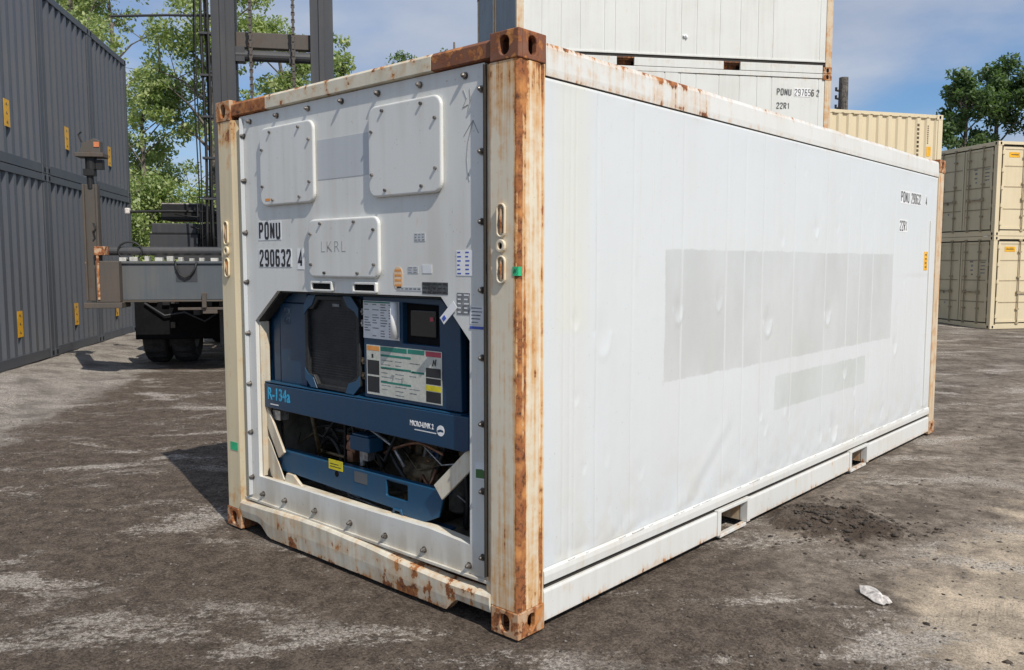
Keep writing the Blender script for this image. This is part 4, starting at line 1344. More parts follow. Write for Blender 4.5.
# cross beam
mb = MB()
mb.prism([(-2.105, 0.775), (-2.105, 0.918), (-0.365, 0.925), (-0.365, 0.772), (-0.40, 0.757)], 'y', 0.068, U + 0.02)
Q(mb, 'cross_beam', M['blue'], 0.005)
mb = MB(); mb.box(-2.10, -0.42, 0.071, 0.30, 0.926, 0.930)
Q(mb, 'beam_lip', M['bluelt'])
lettering('lettering', 'R-134a', 0.100, (-2.060, 0.0672, 0.828), RX, M['cyan'], unit, 0.80, 0.0018, 1.04)
mb = MB(); mb.box(-2.03, -1.945, 0.0667, 0.0676, 0.796, 0.803); Q(mb, 'fine_print', M['paper'])
lettering('lettering', 'MICRO-LINK 2', 0.036, (-0.775, 0.0672, 0.838), RX, M['white'], unit, 0.74, 0.0006, 1.0)
mb = MB(); mb.box(-0.74, -0.585, 0.0667, 0.0676, 0.818, 0.823); Q(mb, 'fine_print', M['paper'])
gl = MB(); gl.prism(oval(-0.553, 0.838, 0.026, 0.026, 20), 'y', 0.0664, 0.0677); gl = Q(gl, 'globe_logo', M['white'])
mb = MB(); mb.prism([(-0.575, 0.838), (-0.555, 0.845), (-0.535, 0.842), (-0.532, 0.832), (-0.553, 0.834), (-0.572, 0.828)], 'y', 0.0658, 0.0663); mb.build('print', M['blue'], gl)

# machinery bay below
mb = MB()
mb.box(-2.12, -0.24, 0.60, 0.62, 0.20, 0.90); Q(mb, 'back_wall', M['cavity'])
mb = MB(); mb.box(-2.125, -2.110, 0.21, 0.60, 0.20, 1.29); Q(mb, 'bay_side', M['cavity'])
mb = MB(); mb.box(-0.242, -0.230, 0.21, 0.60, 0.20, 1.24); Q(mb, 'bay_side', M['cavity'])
mb = MB(); mb.box(-2.108, -0.244, 0.26, 0.598, 0.215, 0.262)
Q(mb, 'bay_floor', flat('dirty_bay_floor', (0.30, 0.26, 0.20), .9, var=.4, sc=12, bump=.4))
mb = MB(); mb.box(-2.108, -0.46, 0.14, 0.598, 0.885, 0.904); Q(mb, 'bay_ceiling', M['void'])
# compressor: horizontal body with head and mounts, motor housing, receiver tank
mb = MB()
mb.tube([(-1.10, 0.40, 0.50), (-1.08, 0.40, 0.50), (-0.86, 0.40, 0.50), (-0.84, 0.40, 0.50)], [0.09, 0.125, 0.125, 0.09], 20)
mb.cyl((-0.95, 0.40, 0.60), (-0.95, 0.40, 0.72), 0.05, 14)
mb.cyl((-1.03, 0.36, 0.55), (-1.03, 0.36, 0.70), 0.03, 12)
mb.box(-1.10, -0.84, 0.30, 0.50, 0.262, 0.39)
Q(mb, 'compressor', M['brass'], smooth=False)
mb = MB(); mb.tube([(-0.72, 0.36, 0.60), (-0.72, 0.36, 0.585), (-0.72, 0.36, 0.36), (-0.72, 0.36, 0.345)], [0.04, 0.062, 0.062, 0.04], 16); Q(mb, 'receiver_tank', M['cavity'])
mb = MB(); mb.box(-1.375, -1.205, 0.150, 0.25, 0.612, 0.692); mb.box(-1.36, -1.22, 0.155, 0.24, 0.692, 0.705); Q(mb, 'junction_box', M['bluelt'], 0.006)
mb = MB(); mb.box(-1.29, -1.245, 0.17, 0.22, 0.56, 0.612); mb.cyl((-1.33, 0.20, 0.52), (-1.33, 0.20, 0.62), 0.014, 10); Q(mb, 'bracket', M['alu'])
mb = MB(); mb.tube([(-1.50, 0.30, 0.62), (-1.46, 0.26, 0.60), (-1.40, 0.25, 0.58)], [0.05, 0.06, 0.045], 12); mb.box(-1.54, -1.44, 0.25, 0.33, 0.62, 0.655); mb.box(-1.47, -1.42, .2, .28, .52, .58)
Q(mb, 'valve_body', M['copper'], 0.004)
mb = MB(); mb.tube([(-1.36, 0.36, 0.76), (-1.2, 0.36, 0.765), (-1.02, 0.36, 0.74)], 0.035, 12); mb.tube([(-1.50, 0.40, 0.72), (-1.44, 0.40, 0.76), (-1.36, 0.38, 0.77)], 0.028, 10)
Q(mb, 'suction_pipe', M['cavity'], smooth=True)
hoses = [([(-2.00, 0.36, 0.44), (-1.9, 0.33, 0.56), (-1.76, 0.30, 0.64), (-1.62, 0.30, 0.655), (-1.52, 0.32, 0.62), (-1.46, 0.34, 0.54)], 0.016),
         ([(-2.02, 0.40, 0.50), (-1.88, 0.36, 0.54), (-1.72, 0.32, 0.56), (-1.60, 0.28, 0.57), (-1.45, 0.26, 0.55)], 0.011),
         ([(-1.95, 0.30, 0.42), (-1.84, 0.28, 0.53), (-1.74, 0.27, 0.61), (-1.66, 0.28, 0.55), (-1.62, 0.28, 0.44)], 0.012),
         ([(-1.72, 0.34, 0.40), (-1.66, 0.32, 0.60), (-1.56, 0.30, 0.68), (-1.46, 0.30, 0.69), (-1.38, 0.30, 0.64), (-1.30, 0.32, 0.48)], 0.013),
         ([(-1.18, 0.26, 0.64), (-1.08, 0.24, 0.55), (-0.96, 0.25, 0.45), (-0.80, 0.27, 0.44), (-0.70, 0.27, 0.55)], 0.011),
         ([(-1.2, 0.25, 0.60), (-1.05, 0.22, 0.66), (-0.9, 0.24, 0.70), (-0.74, 0.26, 0.66)], 0.009),
         ([(-0.62, 0.30, 0.75), (-0.60, 0.28, 0.60), (-0.58, 0.27, 0.45), (-0.60, 0.28, 0.30)], 0.010),
         ([(-0.66, 0.34, 0.76), (-0.655, 0.33, 0.50), (-0.66, 0.33, 0.29)], 0.008)]
for path, r in hoses:
    pp = []
    for i in range(len(path) - 1):
        p0 = Vector(path[max(i - 1, 0)]); p1 = Vector(path[i]); p2 = Vector(path[i + 1]); p3 = Vector(path[min(i + 2, len(path) - 1)])
        for k in range(5):
            t = k / 5
            pp.append(0.5 * ((2 * p1) + (p2 - p0) * t + (2 * p0 - 5 * p1 + 4 * p2 - p3) * t * t + (-p0 + 3 * p1 - 3 * p2 + p3) * t ** 3))
    pp.append(Vector(path[-1]))
    mb = MB(); mb.tube(pp, r, 8); Q(mb, 'hose', M['hose'] if r != 0.009 else M['copper'], smooth=True)
mb = MB()
for k in range(6):
    x0 = -0.42 + random.uniform(-.05, .05); z0 = 0.29 + k * 0.055
    mb.box(x0, x0 + random.uniform(.05, .1), 0.26, 0.34, z0, z0 + 0.03)
mb.cyl((-0.36, 0.25, 0.27), (-0.36, 0.25, 0.66), 0.022, 10)
mb.cyl((-0.41, 0.25, 0.45), (-0.29, 0.25, 0.45), 0.035, 12)
Q(mb, 'terminal_block', M['hose'])
mb = MB(); mb.tube([(-1.55, 0.24, 0.335), (-1.45, 0.21, 0.315), (-1.3, 0.2, 0.318), (-1.15, 0.19, 0.31)], 0.008, 6); mb.tube([(-1.7, 0.22, 0.33), (-1.5, 0.2, 0.345), (-1.35, 0.2, 0.33)], 0.006, 6)
Q(mb, 'loose_pipe', M['alu'], smooth=True)
mb = MB(); mb.tube([(-0.98, 0.12, 0.31), (-0.95, 0.11, 0.37), (-0.90, 0.11, 0.372), (-0.87, 0.12, 0.31)], 0.010, 8); mb.box(-0.82, -0.66, 0.12, 0.20, 0.30, 0.325); mb.box(-0.78, -0.58, .15, .19, .325, .335)
Q(mb, 'bracket', M['bluelt'])
rq = random.Random(31)
for k in range(26):
    xa, xb = rq.uniform(-2.0, -0.5), rq.uniform(-2.0, -0.5)
    xb = xa + max(-0.5, min(0.5, xb - xa))
    za, zb3 = rq.uniform(0.45, 0.85), rq.uniform(0.38, 0.80)
    y0 = rq.uniform(0.20, 0.48)
    pts = [(xa, y0, za), (xa * 0.7 + xb * 0.3 + rq.uniform(-.04, .04), y0 - 0.03, za + rq.uniform(-.10, .06)), (xa * 0.3 + xb * 0.7, y0 + rq.uniform(-.03, .03), zb3 + rq.uniform(-.08, .10)), (xb, y0 + 0.02, zb3)]
    mb = MB(); mb.tube(pts, rq.choice((0.005, 0.007, 0.010, 0.014)), 6)
    Q(mb, 'cable', rq.choice((M['hose'], M['hose'], M['hose'], M['alu'], M['copper'], M['brass'])), smooth=True)
for k in range(14):
    x0 = rq.uniform(-1.95, -0.55); z0 = rq.uniform(0.42, 0.72); y0 = rq.uniform(0.28, 0.45); w = rq.uniform(0.03, 0.09)
    mb = MB()
    if k % 2: mb.box(x0, x0 + w, y0, y0 + 0.05, z0, z0 + rq.uniform(.03, .08)); mb.cyl((x0 + w / 2, y0 - 0.02, z0 + 0.02), (x0 + w / 2, y0, z0 + 0.02), 0.012, 8)
    else: mb.tube([(x0, y0, z0), (x0 + w * .3, y0, z0), (x0 + w, y0, z0)], [w * .3, w * .42, w * .25], 10)
    Q(mb, 'fitting_block', rq.choice((M['alu'], M['brass'], M['cavity'], M['copper'], M['blue'])), 0.003)
mb = MB()
for k in range(40): mb.box(-2.10, -1.60, 0.50, 0.598, 0.40 + k * 0.012, 0.404 + k * 0.012)
o = Q(mb, 'coil_fins', M['cavity']); o['kind'] = 'stuff'
# lower guard
plate('lower_guard', [(-2.035, 0.400), (-2.060, 0.522), (-1.3, 0.527), (-0.572, 0.530), (-0.615, 0.395), (-0.76, 0.330), (-0.965, 0.372)],
      [rrect(-1.015, -0.845, 0.428, 0.515, 0.01, 2)[::-1]], 'y', U - 0.010, U + 0.004, M['bluelt'], unit, 0.003)
mb = MB(); mb.box(-2.05, -0.58, U + 0.004, U + 0.05, 0.505, 0.522); Q(mb, 'guard_lip', M['bluelt'])
mb = MB(); mb.box(-1.512, -1.384, U - 0.0125, U - 0.0105, 0.490, 0.545)
yt = Q(mb, 'yellow_tag', M['yellow'])
mb = MB(); mb.box(-1.50, -1.40, U - 0.0132, U - 0.0126, 0.505, 0.509); mb.box(-1.50, -1.42, U - 0.0132, U - 0.0126, 0.52, 0.524); mb.build('print', M['ink'], yt)
mb = MB(); mb.cyl((-1.44, U - 0.011, 0.470), (-1.44, U - 0.006, 0.470), 0.018, 12); Q(mb, 'guard_hole', M['void'])
mb = MB(); mb.box(-1.28, -1.17, U - 0.0118, U - 0.0106, 0.455, 0.515); wp = Q(mb, 'worn_plate', M['beam'])
# white diagonal braces
def brace(name, a, b, w, y0, y1, m):
    dx, dz = b[0] - a[0], b[1] - a[1]; l = math.hypot(dx, dz); nx_, nz_ = -dz / l * w / 2, dx / l * w / 2
    mb = MB(); mb.prism([(a[0] + nx_, a[1] + nz_), (b[0] + nx_, b[1] + nz_), (b[0] - nx_, b[1] - nz_), (a[0] - nx_, a[1] - nz_)], 'y', y0, y1)
    return Q(mb, name, m, 0.003)


brace('brace', (-0.33, 0.765), (-0.590, 0.530), 0.085, 0.079, 0.094, M['sill'])
brace('brace', (-2.118, 0.755), (-1.945, 0.50), 0.072, 0.079, 0.094, M['sill'])
mb = MB(); mb.prism([(-2.122, 0.34), (-2.122, 0.62), (-2.06, 0.56), (-1.925, 0.355), (-1.965, 0.335)], 'y', 0.082, 0.090); Q(mb, 'gusset', M['sill'], 0.003)
mb = MB(); mb.prism([(-1.935, 0.330), (-1.90, 0.400), (-1.83, 0.398), (-1.72, 0.330)], 'y', 0.082, 0.10); Q(mb, 'gusset', M['sill'], 0.003)
mb = MB(); mb.prism([(-2.112, 0.338), (-2.08, 0.40), (-2.065, 0.36), (-2.04, 0.345)], 'y', 0.076, 0.081); Q(mb, 'clip', M['hose'])
mb = MB(); mb.box(-2.06, -1.98, 0.10, 0.16, 0.70, 0.757); Q(mb, 'bracket', M['alu'])


for o in list(unit.children):
    if o.name.split('.')[0] in ('left_panel', 'top_panel', 'screen_frame', 'screen_mesh', 'grille_bars', 'badge', 'latch', 'control_door', 'display_recess', 'display', 'display_light', 'screen_corner', 'instruction_sheet', 'document_tube', 'service_chart'):
        for q in [o] + list(o.children):
            for vt in q.data.vertices:
                vt.co.x = 2.32 + (vt.co.x - 2.32) * 0.989
                vt.co.z = 1.634 + (vt.co.z - 1.634) * 0.992

# ------------------------------------------------------------------ other containers
def corrugated(mb, o, du, dn, width, z0, z1, pitch, depth, flat_out=0.34, m=0):
    """trapezoidal sheet; o start corner, du run direction, dn outward normal (recess goes inward)"""
    n = max(1, round(width / pitch)); p = width / n
    prof_ = [(0, 0)]
    for i in range(n):
        s = i * p
        prof_ += [(s + p * flat_out * 0.5, 0), (s + p * (flat_out * 0.5 + 0.16), -depth), (s + p * (1 - flat_out * 0.5 - 0.16), -depth), (s + p * (1 - flat_out * 0.5), 0)]
    prof_.append((width, 0))
    o = Vector(o); du = Vector(du); dn = Vector(dn)
    pts = []
    for s, d in prof_:
        q = o + du * s + dn * d
        pts += [(q.x, q.y, z0), (q.x, q.y, z1)]
    f = [(2 * i, 2 * i + 2, 2 * i + 3, 2 * i + 1) for i in range(len(prof_) - 1)]
    mb.poly(pts, f, m)


def std_container(name, L, H, wall, rail, post, fitm, end='corrugated', side='corrugated', label=None, group=None, pitch=0.25, depth=0.036):
    W = 2.438
    r = empty(name, (0, 0, 0), 0, label, 'container', group)

    def A(mb, nm, m, bev=0.0, parent=None):
        return mb.build(nm, m, parent or r, bev)
    fw = 0.15
    for cx_, s_x in ((0, 1), (L, -1)):
        for cy_, s_y in ((0, 1), (W, -1)):
            mb = MB(); mb.box(cx_, cx_ + s_x * 0.13, cy_, cy_ + s_y * 0.13, 0.118, H - 0.118); A(mb, 'corner_post', post, 0.006)
            for z in (0, H - 0.118):
                mb = MB()
                x0, x1 = sorted((cx_ - s_x * 0.006, cx_ + s_x * 0.178)); y0, y1 = sorted((cy_ - s_y * 0.006, cy_ + s_y * 0.162))
                mb.box(x0, x1, y0, y1, z, z + 0.118)
                f0 = A(mb, 'corner_fitting', fitm, 0.008)
                mb = MB()
                xe = cx_ - s_x * 0.0075; ye = cy_ - s_y * 0.0075
                mb.prism(oval((y0 + y1) / 2, z + 0.059, 0.027, 0.040, 14), 'x', xe, xe + s_x * 0.004)
                mb.prism(oval((x0 + x1) / 2, z + 0.059, 0.027, 0.040, 14), 'y', ye, ye + s_y * 0.004)
                mb.build('fitting_hole', M['void'], f0)
    # rails
    for cx_, s in ((0, 1), (L, -1)):
        mb = MB(); mb.box(cx_ + s * 0.004, cx_ + s * 0.07, 0.164, W - 0.164, H - 0.115, H - 0.003); A(mb, 'end_header', rail, 0.005)
        mb = MB(); mb.box(cx_ + s * 0.004, cx_ + s * 0.07, 0.164, W - 0.164, 0.003, 0.15); A(mb, 'end_sill', rail, 0.005)
    for cy_, s in ((0, 1), (W, -1)):
        mb = MB(); mb.box(0.180, L - 0.180, cy_ + s * 0.004, cy_ + s * 0.065, H - 0.085, H - 0.003); A(mb, 'top_rail', rail, 0.005)
        mb = MB()
        c = L / 2
        pk = [(c - 1.19, c - 0.86), (c + 0.86, c + 1.19)]
        xs_ = [0.180] + [q for p in pk for q in p] + [L - 0.180]
        for i in range(0, len(xs_), 2): mb.box(xs_[i], xs_[i + 1], cy_ + s * 0.004, cy_ + s * 0.05, 0.003, 0.150)
        A(mb, 'bottom_rail', rail, 0.004)
        for (p0, p1) in pk:
            mb = MB(); mb.box(p0 + .001, p1 - .001, cy_ + s * 0.004, cy_ + s * 0.05, 0.132, 0.150); mb.box(p0 + .001, p1 - .001, cy_ + s * 0.20, cy_ + s * 0.21, 0.02, 0.130)
            A(mb, 'fork_pocket', M['darkrust'])
    mb = MB(); mb.box(0.075, L - 0.075, 0.07, W - 0.07, H - 0.05, H - 0.02); A(mb, 'roof', rail)
    mb = MB(); mb.box(0.10, L - 0.10, 0.09, W - 0.09, 0.12, 0.16); A(mb, 'floor', M['darkrust'])
    zb_, zt_ = 0.151, H - 0.086
    # far walls always corrugated
    mb = MB(); corrugated(mb, (L - 0.13, W - 0.02, 0), (-1, 0, 0), (0, 1, 0), L - 0.26, zb_, zt_, 0.28, depth); A(mb, 'side_wall', wall)
    mb = MB(); corrugated(mb, (L - 0.02, 0.13, 0), (0, 1, 0), (1, 0, 0), W - 0.26, zb_, H - 0.116, 0.25, depth); A(mb, 'end_wall', wall)
    if end == 'corrugated':
        mb = MB(); corrugated(mb, (0.016, W - 0.13, 0), (0, -1, 0), (-1, 0, 0), W - 0.26, zb_, H - 0.116, pitch, depth); A(mb, 'end_wall', wall)
    if side == 'corrugated':
        mb = MB(); corrugated(mb, (0.13, 0.014, 0), (1, 0, 0), (0, -1, 0), L - 0.26, zb_, zt_, 0.278, depth); A(mb, 'side_wall', wall)
    return r, A


def doors(A, r, along, u0, u1, n_doors, plane, H, wall, dark, zb=0.185, zt=None, bars=2, prints=False):
    """leaf doors on the plane; along='y' for the end (faces -x), 'x' for the side (faces -y)"""
    zt = zt or H - 0.15
    wdt = (u1 - u0) / n_doors

    def bx(mb, a, b, d0, d1, z0, z1):
        if along == 'y': mb.box(plane + d0, plane + d1, a, b, z0, z1)
        else: mb.box(a, b, plane + d0, plane + d1, z0, z1)

    def rod(mb, u, z0, z1, d, rr):
        p = (lambda z: (plane + d, u, z)) if along == 'y' else (lambda z: (u, plane + d, z))
        mb.cyl(p(z0), p(z1), rr, 8)
    mb = MB(); bx(mb, u0 - 0.038, u1 + 0.038, 0.040, 0.050, zb - 0.034, zt + 0.034); A(mb, 'door_seal', M['gasket'])
    for k in range(n_doors):
        a, b = u0 + k * wdt + 0.016, u0 + (k + 1) * wdt - 0.016
        mb = MB()
        bx(mb, a, b, 0.028, 0.0395, zb, zt)
        d = A(mb, 'door', wall, 0.004)
        # raised frame and three cross ribs
        mb = MB()
        bx(mb, a, a + 0.06, 0.012, 0.0275, zb, zt); bx(mb, b - 0.06, b, 0.012, 0.0275, zb, zt)
        bx(mb, a + 0.061, b - 0.061, 0.012, 0.0275, zt - 0.06, zt); bx(mb, a + 0.061, b - 0.061, 0.012, 0.0275, zb, zb + 0.06)
        mb.build('door_frame', wall, d)
        mb = MB()
        for q in (0.25, 0.52, 0.77):
            z = zb + (zt - zb) * q
            bx(mb, a + 0.061, b - 0.061, 0.018, 0.0275, z - 0.012, z + 0.012)
        mb.build('door_rib', dark, d)
        for j in range(bars):
            u = a + (b - a) * ((j + 0.62) / bars if bars > 1 else 0.5)
            mb = MB(); rod(mb, u, zb - 0.06, zt + 0.05, -0.012, 0.016)
            for z in (zb - 0.05, zb + 0.35, zb + 1.25, zb + 1.95, zt + 0.02): bx(mb, u - 0.05, u + 0.05, -0.022, 0.012, z, z + 0.045)
            mb.build('lock_rod', dark, d)
            mb = MB(); bx(mb, u - 0.30 * (1 if j else -1), u, -0.03, -0.012, zb + 0.82, zb + 0.855); bx(mb, u - 0.05, u + 0.05, -0.035, 0.01, zb + 0.80, zb + 0.88)
            mb.build('door_handle', dark, d)
        edge = a - 0.012 if k < n_doors / 2 else b - 0.03
        for z in np.linspace(zb + 0.12, zt - 0.2, 5):
            mb = MB(); bx(mb, edge - 0.02, edge + 0.055, -0.006, 0.027, z, z + 0.10); mb.build('hinge', wall, d)


def place_stack(proto, L0, rz, z0, H, n, labels, group=None):
    out = []
    for k in range(n):
        c = proto if k == 0 else copy_tree(proto)
        c.location = (L0[0], L0[1], z0 + k * (H + 0.004)); c.rotation_euler = (0, 0, rz)
        c['label'] = labels[k]
        if group: c['group'] = group
        out.append(c)
    return out


# --- grey row on the left
def sticker_strip(parent, x, y0, y1, z0, z1, side='end'):
    mb = MB()
    if side == 'end': mb.box(x - 0.004, x, y0, y1, z0, z1)
    else: mb.box(y0, y1, x - 0.004, x, z0, z1)
    s = mb.build('amber_sticker', M['amber'], parent)
    mb = MB()
    for k in range(3):
        zc = z0 + (z1 - z0) * (k + 0.5) / 3; h = (z1 - z0) * 0.10
        yc = (y0 + y1) / 2; w = (y1 - y0) * 0.30
        if side == 'end': mb.prism([(yc - w*.6, zc - h*.6), (yc + w*.6, zc - h*.3), (yc + w*.2, zc + h*.6)], 'x', x - 0.0052, x - 0.0042)
        else: mb.prism([(yc - w, zc - h), (yc + w, zc - h), (yc, zc + h)], 'y', x - 0.0052, x - 0.0042)
    mb.build('print', M['brass'], s)
    return s


GH = 2.896
gp, A = std_container('shipping_container', 6.058, GH, M['grey'], M['greyrail'], M['greyrail'], M['greyrail'], pitch=0.262, depth=0.045)
gdir = np.array([math.cos(GDIR), math.sin(GDIR)])
sticker_strip(gp, 0.016, 2.438 - 1.24, 2.438 - 1.05, 0.42, 0.80)
rz_g = GDIR + PI / 2
words = [('nearest', 'at the photo edge'), ('middle', 'behind the handler arm'), ('farthest', 'next to the trees')]
first = True
for i in (-1, 0, 1):
    org = GL0 + gdir * (2.47 * (i + 1) - 0.016)
    for k in range(2):
        c = gp if first else copy_tree(gp)
        first = False
        c.location = (org[0], org[1], 0.134 + k * (GH + 0.004)); c.rotation_euler = (0, 0, rz_g)
        c['label'] = ('%s slate grey container of the left row, %s layer, %s' % (words[i + 1][0], 'bottom' if k == 0 else 'top', words[i + 1][1]))
        c['group'] = 'slate grey containers stacked at the left'
        c['category'] = 'container'
        if k == 1:
            for ch in c.children:
                if ch.name.startswith('amber_sticker'): ch.location = (0, 0.10, 0.10)

# --- white refrigerated stack behind
RH = 2.591


def reefer(label):
    r, A = std_container('stacked_container', 6.058, RH, M['stackend'], M['stackside'], M['stackpost'], M['rust'], side='none', label=label, pitch=0.11, depth=0.022)
    mb = MB()
    ribs = [0.45, 0.80, 1.15, 1.60, 1.80, 2.25, 2.75, 3.05, 3.35, 3.80, 4.20, 4.55, 4.85, 5.80]
    xs_ = [0.131] + [q for rb in ribs for q in (rb - 0.012, rb - 0.006, rb + 0.006, rb + 0.012)] + [6.058 - 0.131]
    ds_ = [0.014] + [q for rb in ribs for q in (0.014, 0.021, 0.021, 0.014)] + [0.014]
    zz2 = np.linspace(0.235, RH - 0.086, 14)
    pts = []
    for j, z in enumerate(zz2):
        for x, d in zip(xs_, ds_):
            fl_ = 0.0 if (x > 4.8 and 1.75 < z < 2.45) else 1.0
            pts.append((x, d + fl_ * 0.010 * float(fbm(np.array([x * 1.6]), np.array([z * 1.5]), 3, 66)[0]), z))
    nx2 = len(xs_)
    mb.poly(pts, [(j * nx2 + i, j * nx2 + i + 1, (j + 1) * nx2 + i + 1, (j + 1) * nx2 + i) for j in range(len(zz2) - 1) for i in range(nx2 - 1)])
    A(mb, 'side_wall', M['stackside'])
    mb = MB(); mb.box(0.131, 6.058 - 0.131, 0.002, 0.03, 0.205, 0.238); A(mb, 'wall_trim', M['stackside'], 0.003)
    mb = MB(); mb.box(0.14, 6.058 - 0.14, 0.022, 0.04, 0.151, 0.205); A(mb, 'joint_strip', M['gasket'])
    mb = MB(); mb.box(0.16, 6.058 - 0.16, 0.012, 0.016, RH - 0.098, RH - 0.086); A(mb, 'joint_strip', M['gasket'])
    return r, A


wp_, A = reefer('x')
WS = (-7.723, 8.617)
wd = np.array([math.cos(0.913), math.sin(0.913)]); wn = np.array([-wd[1], wd[0]])
wl = ['ground level aged white container of the stack hidden behind the near container',
      'second aged white container of the back stack, ID number at its upper right corner',
      'topmost aged white container of the back stack with two fork pockets showing']
ws = place_stack(wp_, WS, 0.913, 0.0, RH, 3, wl, 'aged white containers stacked behind')
back = []
for k in range(3):
    c = copy_tree(wp_)
    c.location = (WS[0] + wn[0] * 2.56, WS[1] + wn[1] * 2.56, k * (RH + 0.004)); c.rotation_euler = (0, 0, 0.913)
    c['label'] = ('%s container of the rear stack directly behind the aged white stack, grey ribbed end' % ('bottom', 'middle', 'top')[k])
    c['group'] = 'rear stack of aged containers'
    c['category'] = 'container'
R0 = (PI / 2, 0, 0)
mb = MB(); mb.box(5.31, 5.64, 0.0078, 0.0135, 2.155, 2.31); bk = mb.build('decal', M['white'], ws[1])
block_text('lettering', 'PONU', 0.125, (4.96, 0.0065, 2.17), R0, M['ink2'], ws[1], 0.48, 0.13, 0.3)
block_text('lettering', '297656 2', 0.125, (5.32, 0.0065, 2.17), R0, M['ink2'], ws[1], 0.42, 0.12, 0.3)
block_text('lettering', '22R1', 0.115, (4.96, 0.0065, 1.92), R0, M['ink2'], ws[1], 0.48, 0.13, 0.3)
mb = MB(); mb.tube([(3.10, 0.003, 0.55), (3.13, 0.0, 0.57), (3.16, 0.004, 0.53)], 0.03, 6); mb.build('scuff', M['white'], ws[2])

# --- beige corrugated pair behind
bp, A = std_container('beige_container', 6.058, RH, M['beige'], M['beige'], M['beige'], M['beige'], pitch=0.27)
mb = MB(); mb.box(5.62, 5.74, 0.008, 0.0125, 1.60, 1.83); A(mb, 'amber_sticker', M['amber'])
mb = MB()
for k in range(9):
    mb.box(5.33, 5.39, 0.010, 0.0132, 1.50 + k * 0.10, 1.56 + k * 0.10); mb.box(5.63, 5.66, 0.010, 0.0132, 1.90 + k * 0.05, 1.93 + k * 0.05)
A(mb, 'side_print', M['brass'])
mb = MB()
for k in range(22): mb.box(0.26 + k * 0.266, 0.33 + k * 0.266, -0.001, 0.0035, RH - 0.078, RH - 0.070)
A(mb, 'rail_shadow', M['brass'])  # dotted shadows along the top rail, painted on as brown dashes
bd = np.array([math.cos(1.015), math.sin(1.015)])
place_stack(bp, (-3.718 - bd[0] * 6.058, 19.593 - bd[1] * 6.058), 1.015, 0, RH - 0.004, 2,
            ['lower of the two beige corrugated containers right behind the white container, almost hidden',
             'upper beige corrugated container peeping over the far end of the white container, sunlit side'], 'beige corrugated containers behind')

# --- beige stack at right: doors on the end and on the long side
rp, A = std_container('side_door_container', 6.058, RH, M['beige'], M['beige'], M['beige'], M['beige'], end='none', side='none')
doors(A, rp, 'y', 0.170, 2.268, 2, 0.0, RH, M['beigeend'], flat('dull_brown_rod', (0.30, 0.25, 0.17), .5), prints=True)
doors(A, rp, 'x', 0.170, 5.888, 4, 0.0, RH, M['beige'], flat('beige_rod', (0.42, 0.34, 0.22), .5), bars=1)
mb = MB(); mb.box(0.40, 0.74, 0.022, 0.0268, 2.16, 2.30)
s = A(mb, 'amber_sticker', M['amber'])
mb = MB(); mb.box(0.45, 0.69, 0.020, 0.0216, 2.22, 2.245); mb.build('print', M['brass'], s)
mb = MB()
for (a, b, z0, z1) in ((0.74, 0.86, 1.86, 1.90), (0.74, 0.82, 1.74, 1.80), (0.74, 0.84, 1.62, 1.66), (0.74, 0.80, 1.50, 1.54), (0.30, 0.46, 1.55, 1.58), (0.30, 0.46, 1.65, 1.68), (0.30, 0.46, 1.75, 1.78), (0.30, 0.46, 1.85, 1.88), (1.80, 1.88, 0.95, 1.02), (1.76, 1.82, 0.65, 0.70)):
    mb.box(0.0255, 0.0275, a, b, z0, z1)
A(mb, 'door_print', M['fadeink'])
place_stack(rp, (-3.367, 23.583), 0.964, -0.218, RH, 2,
            ['lower of the two beige side-door containers stacked at the right edge, standing on the ground',
             'upper of the two beige side-door containers stacked at the right edge'], 'beige side-door containers stacked at right')

# ------------------------------------------------------------------ the empty-container handler
HZ = 0.92
ha = empty('container_handler', (-9.253, 4.593, 0), HZ,
           'grey container handler with tall twin-column mast and wide lifting beam behind the white container', 'forklift')


def K(mb, name, m, bev=0.0, parent=None, **k):
    return mb.build(name, m, parent or ha, bev, **k)


MT = 9.5
for (x0, x1) in ((-0.81, -0.47), (0.65, 0.99)):
    inn = x1 if x0 < 0 else x0
    s = -1 if x0 < 0 else 1
    mb = MB()
    mb.box(x0, x1, 0.0, 0.05, 0.35, MT)
    mb.box(x0, x1, 0.30, 0.35, 0.35, MT)
    mb.box((x0 + x1) / 2 - 0.025, (x0 + x1) / 2 + 0.025, 0.0505, 0.2995, 0.35, MT)
    mb.box((x0 + x1) / 2 - 0.04, (x0 + x1) / 2 + 0.04, -0.028, -0.0005, 0.35, MT)
    K(mb, 'mast_column', M['steel'], 0.004)
    mb = MB(); mb.box(inn - 0.005 if s > 0 else inn - 0.12, inn + 0.12 if s > 0 else inn + 0.005, 0.10, 0.26, 0.4, MT - 0.4)
    K(mb, 'inner_channel', M['blackm'])
mb = MB(); mb.box(-0.465, 0.645, 0.10, 0.25, 4.93, 5.16); K(mb, 'cross_member', M['dusty'], 0.008)
mb = MB(); mb.cyl((-0.465, 0.08, 4.80), (0.645, 0.08, 4.80), 0.085, 16); mb.box(-0.465, -0.33, 0.0, 0.20, 4.70, 4.92); mb.box(0.33, 0.40, 0.0, 0.18, 4.69, 4.91)
K(mb, 'cross_tube', M['steel'])
mb = MB(); mb.box(-0.465, 0.645, 0.10, 0.25, 1.0, 1.3); mb.box(-0.465, 0.645, 0.10, 0.25, MT - 0.3, MT - 0.05); mb.box(-0.465, 0.645, 0.10, 0.25, 2.6, 2.85); K(mb, 'cross_member', M['steel'])
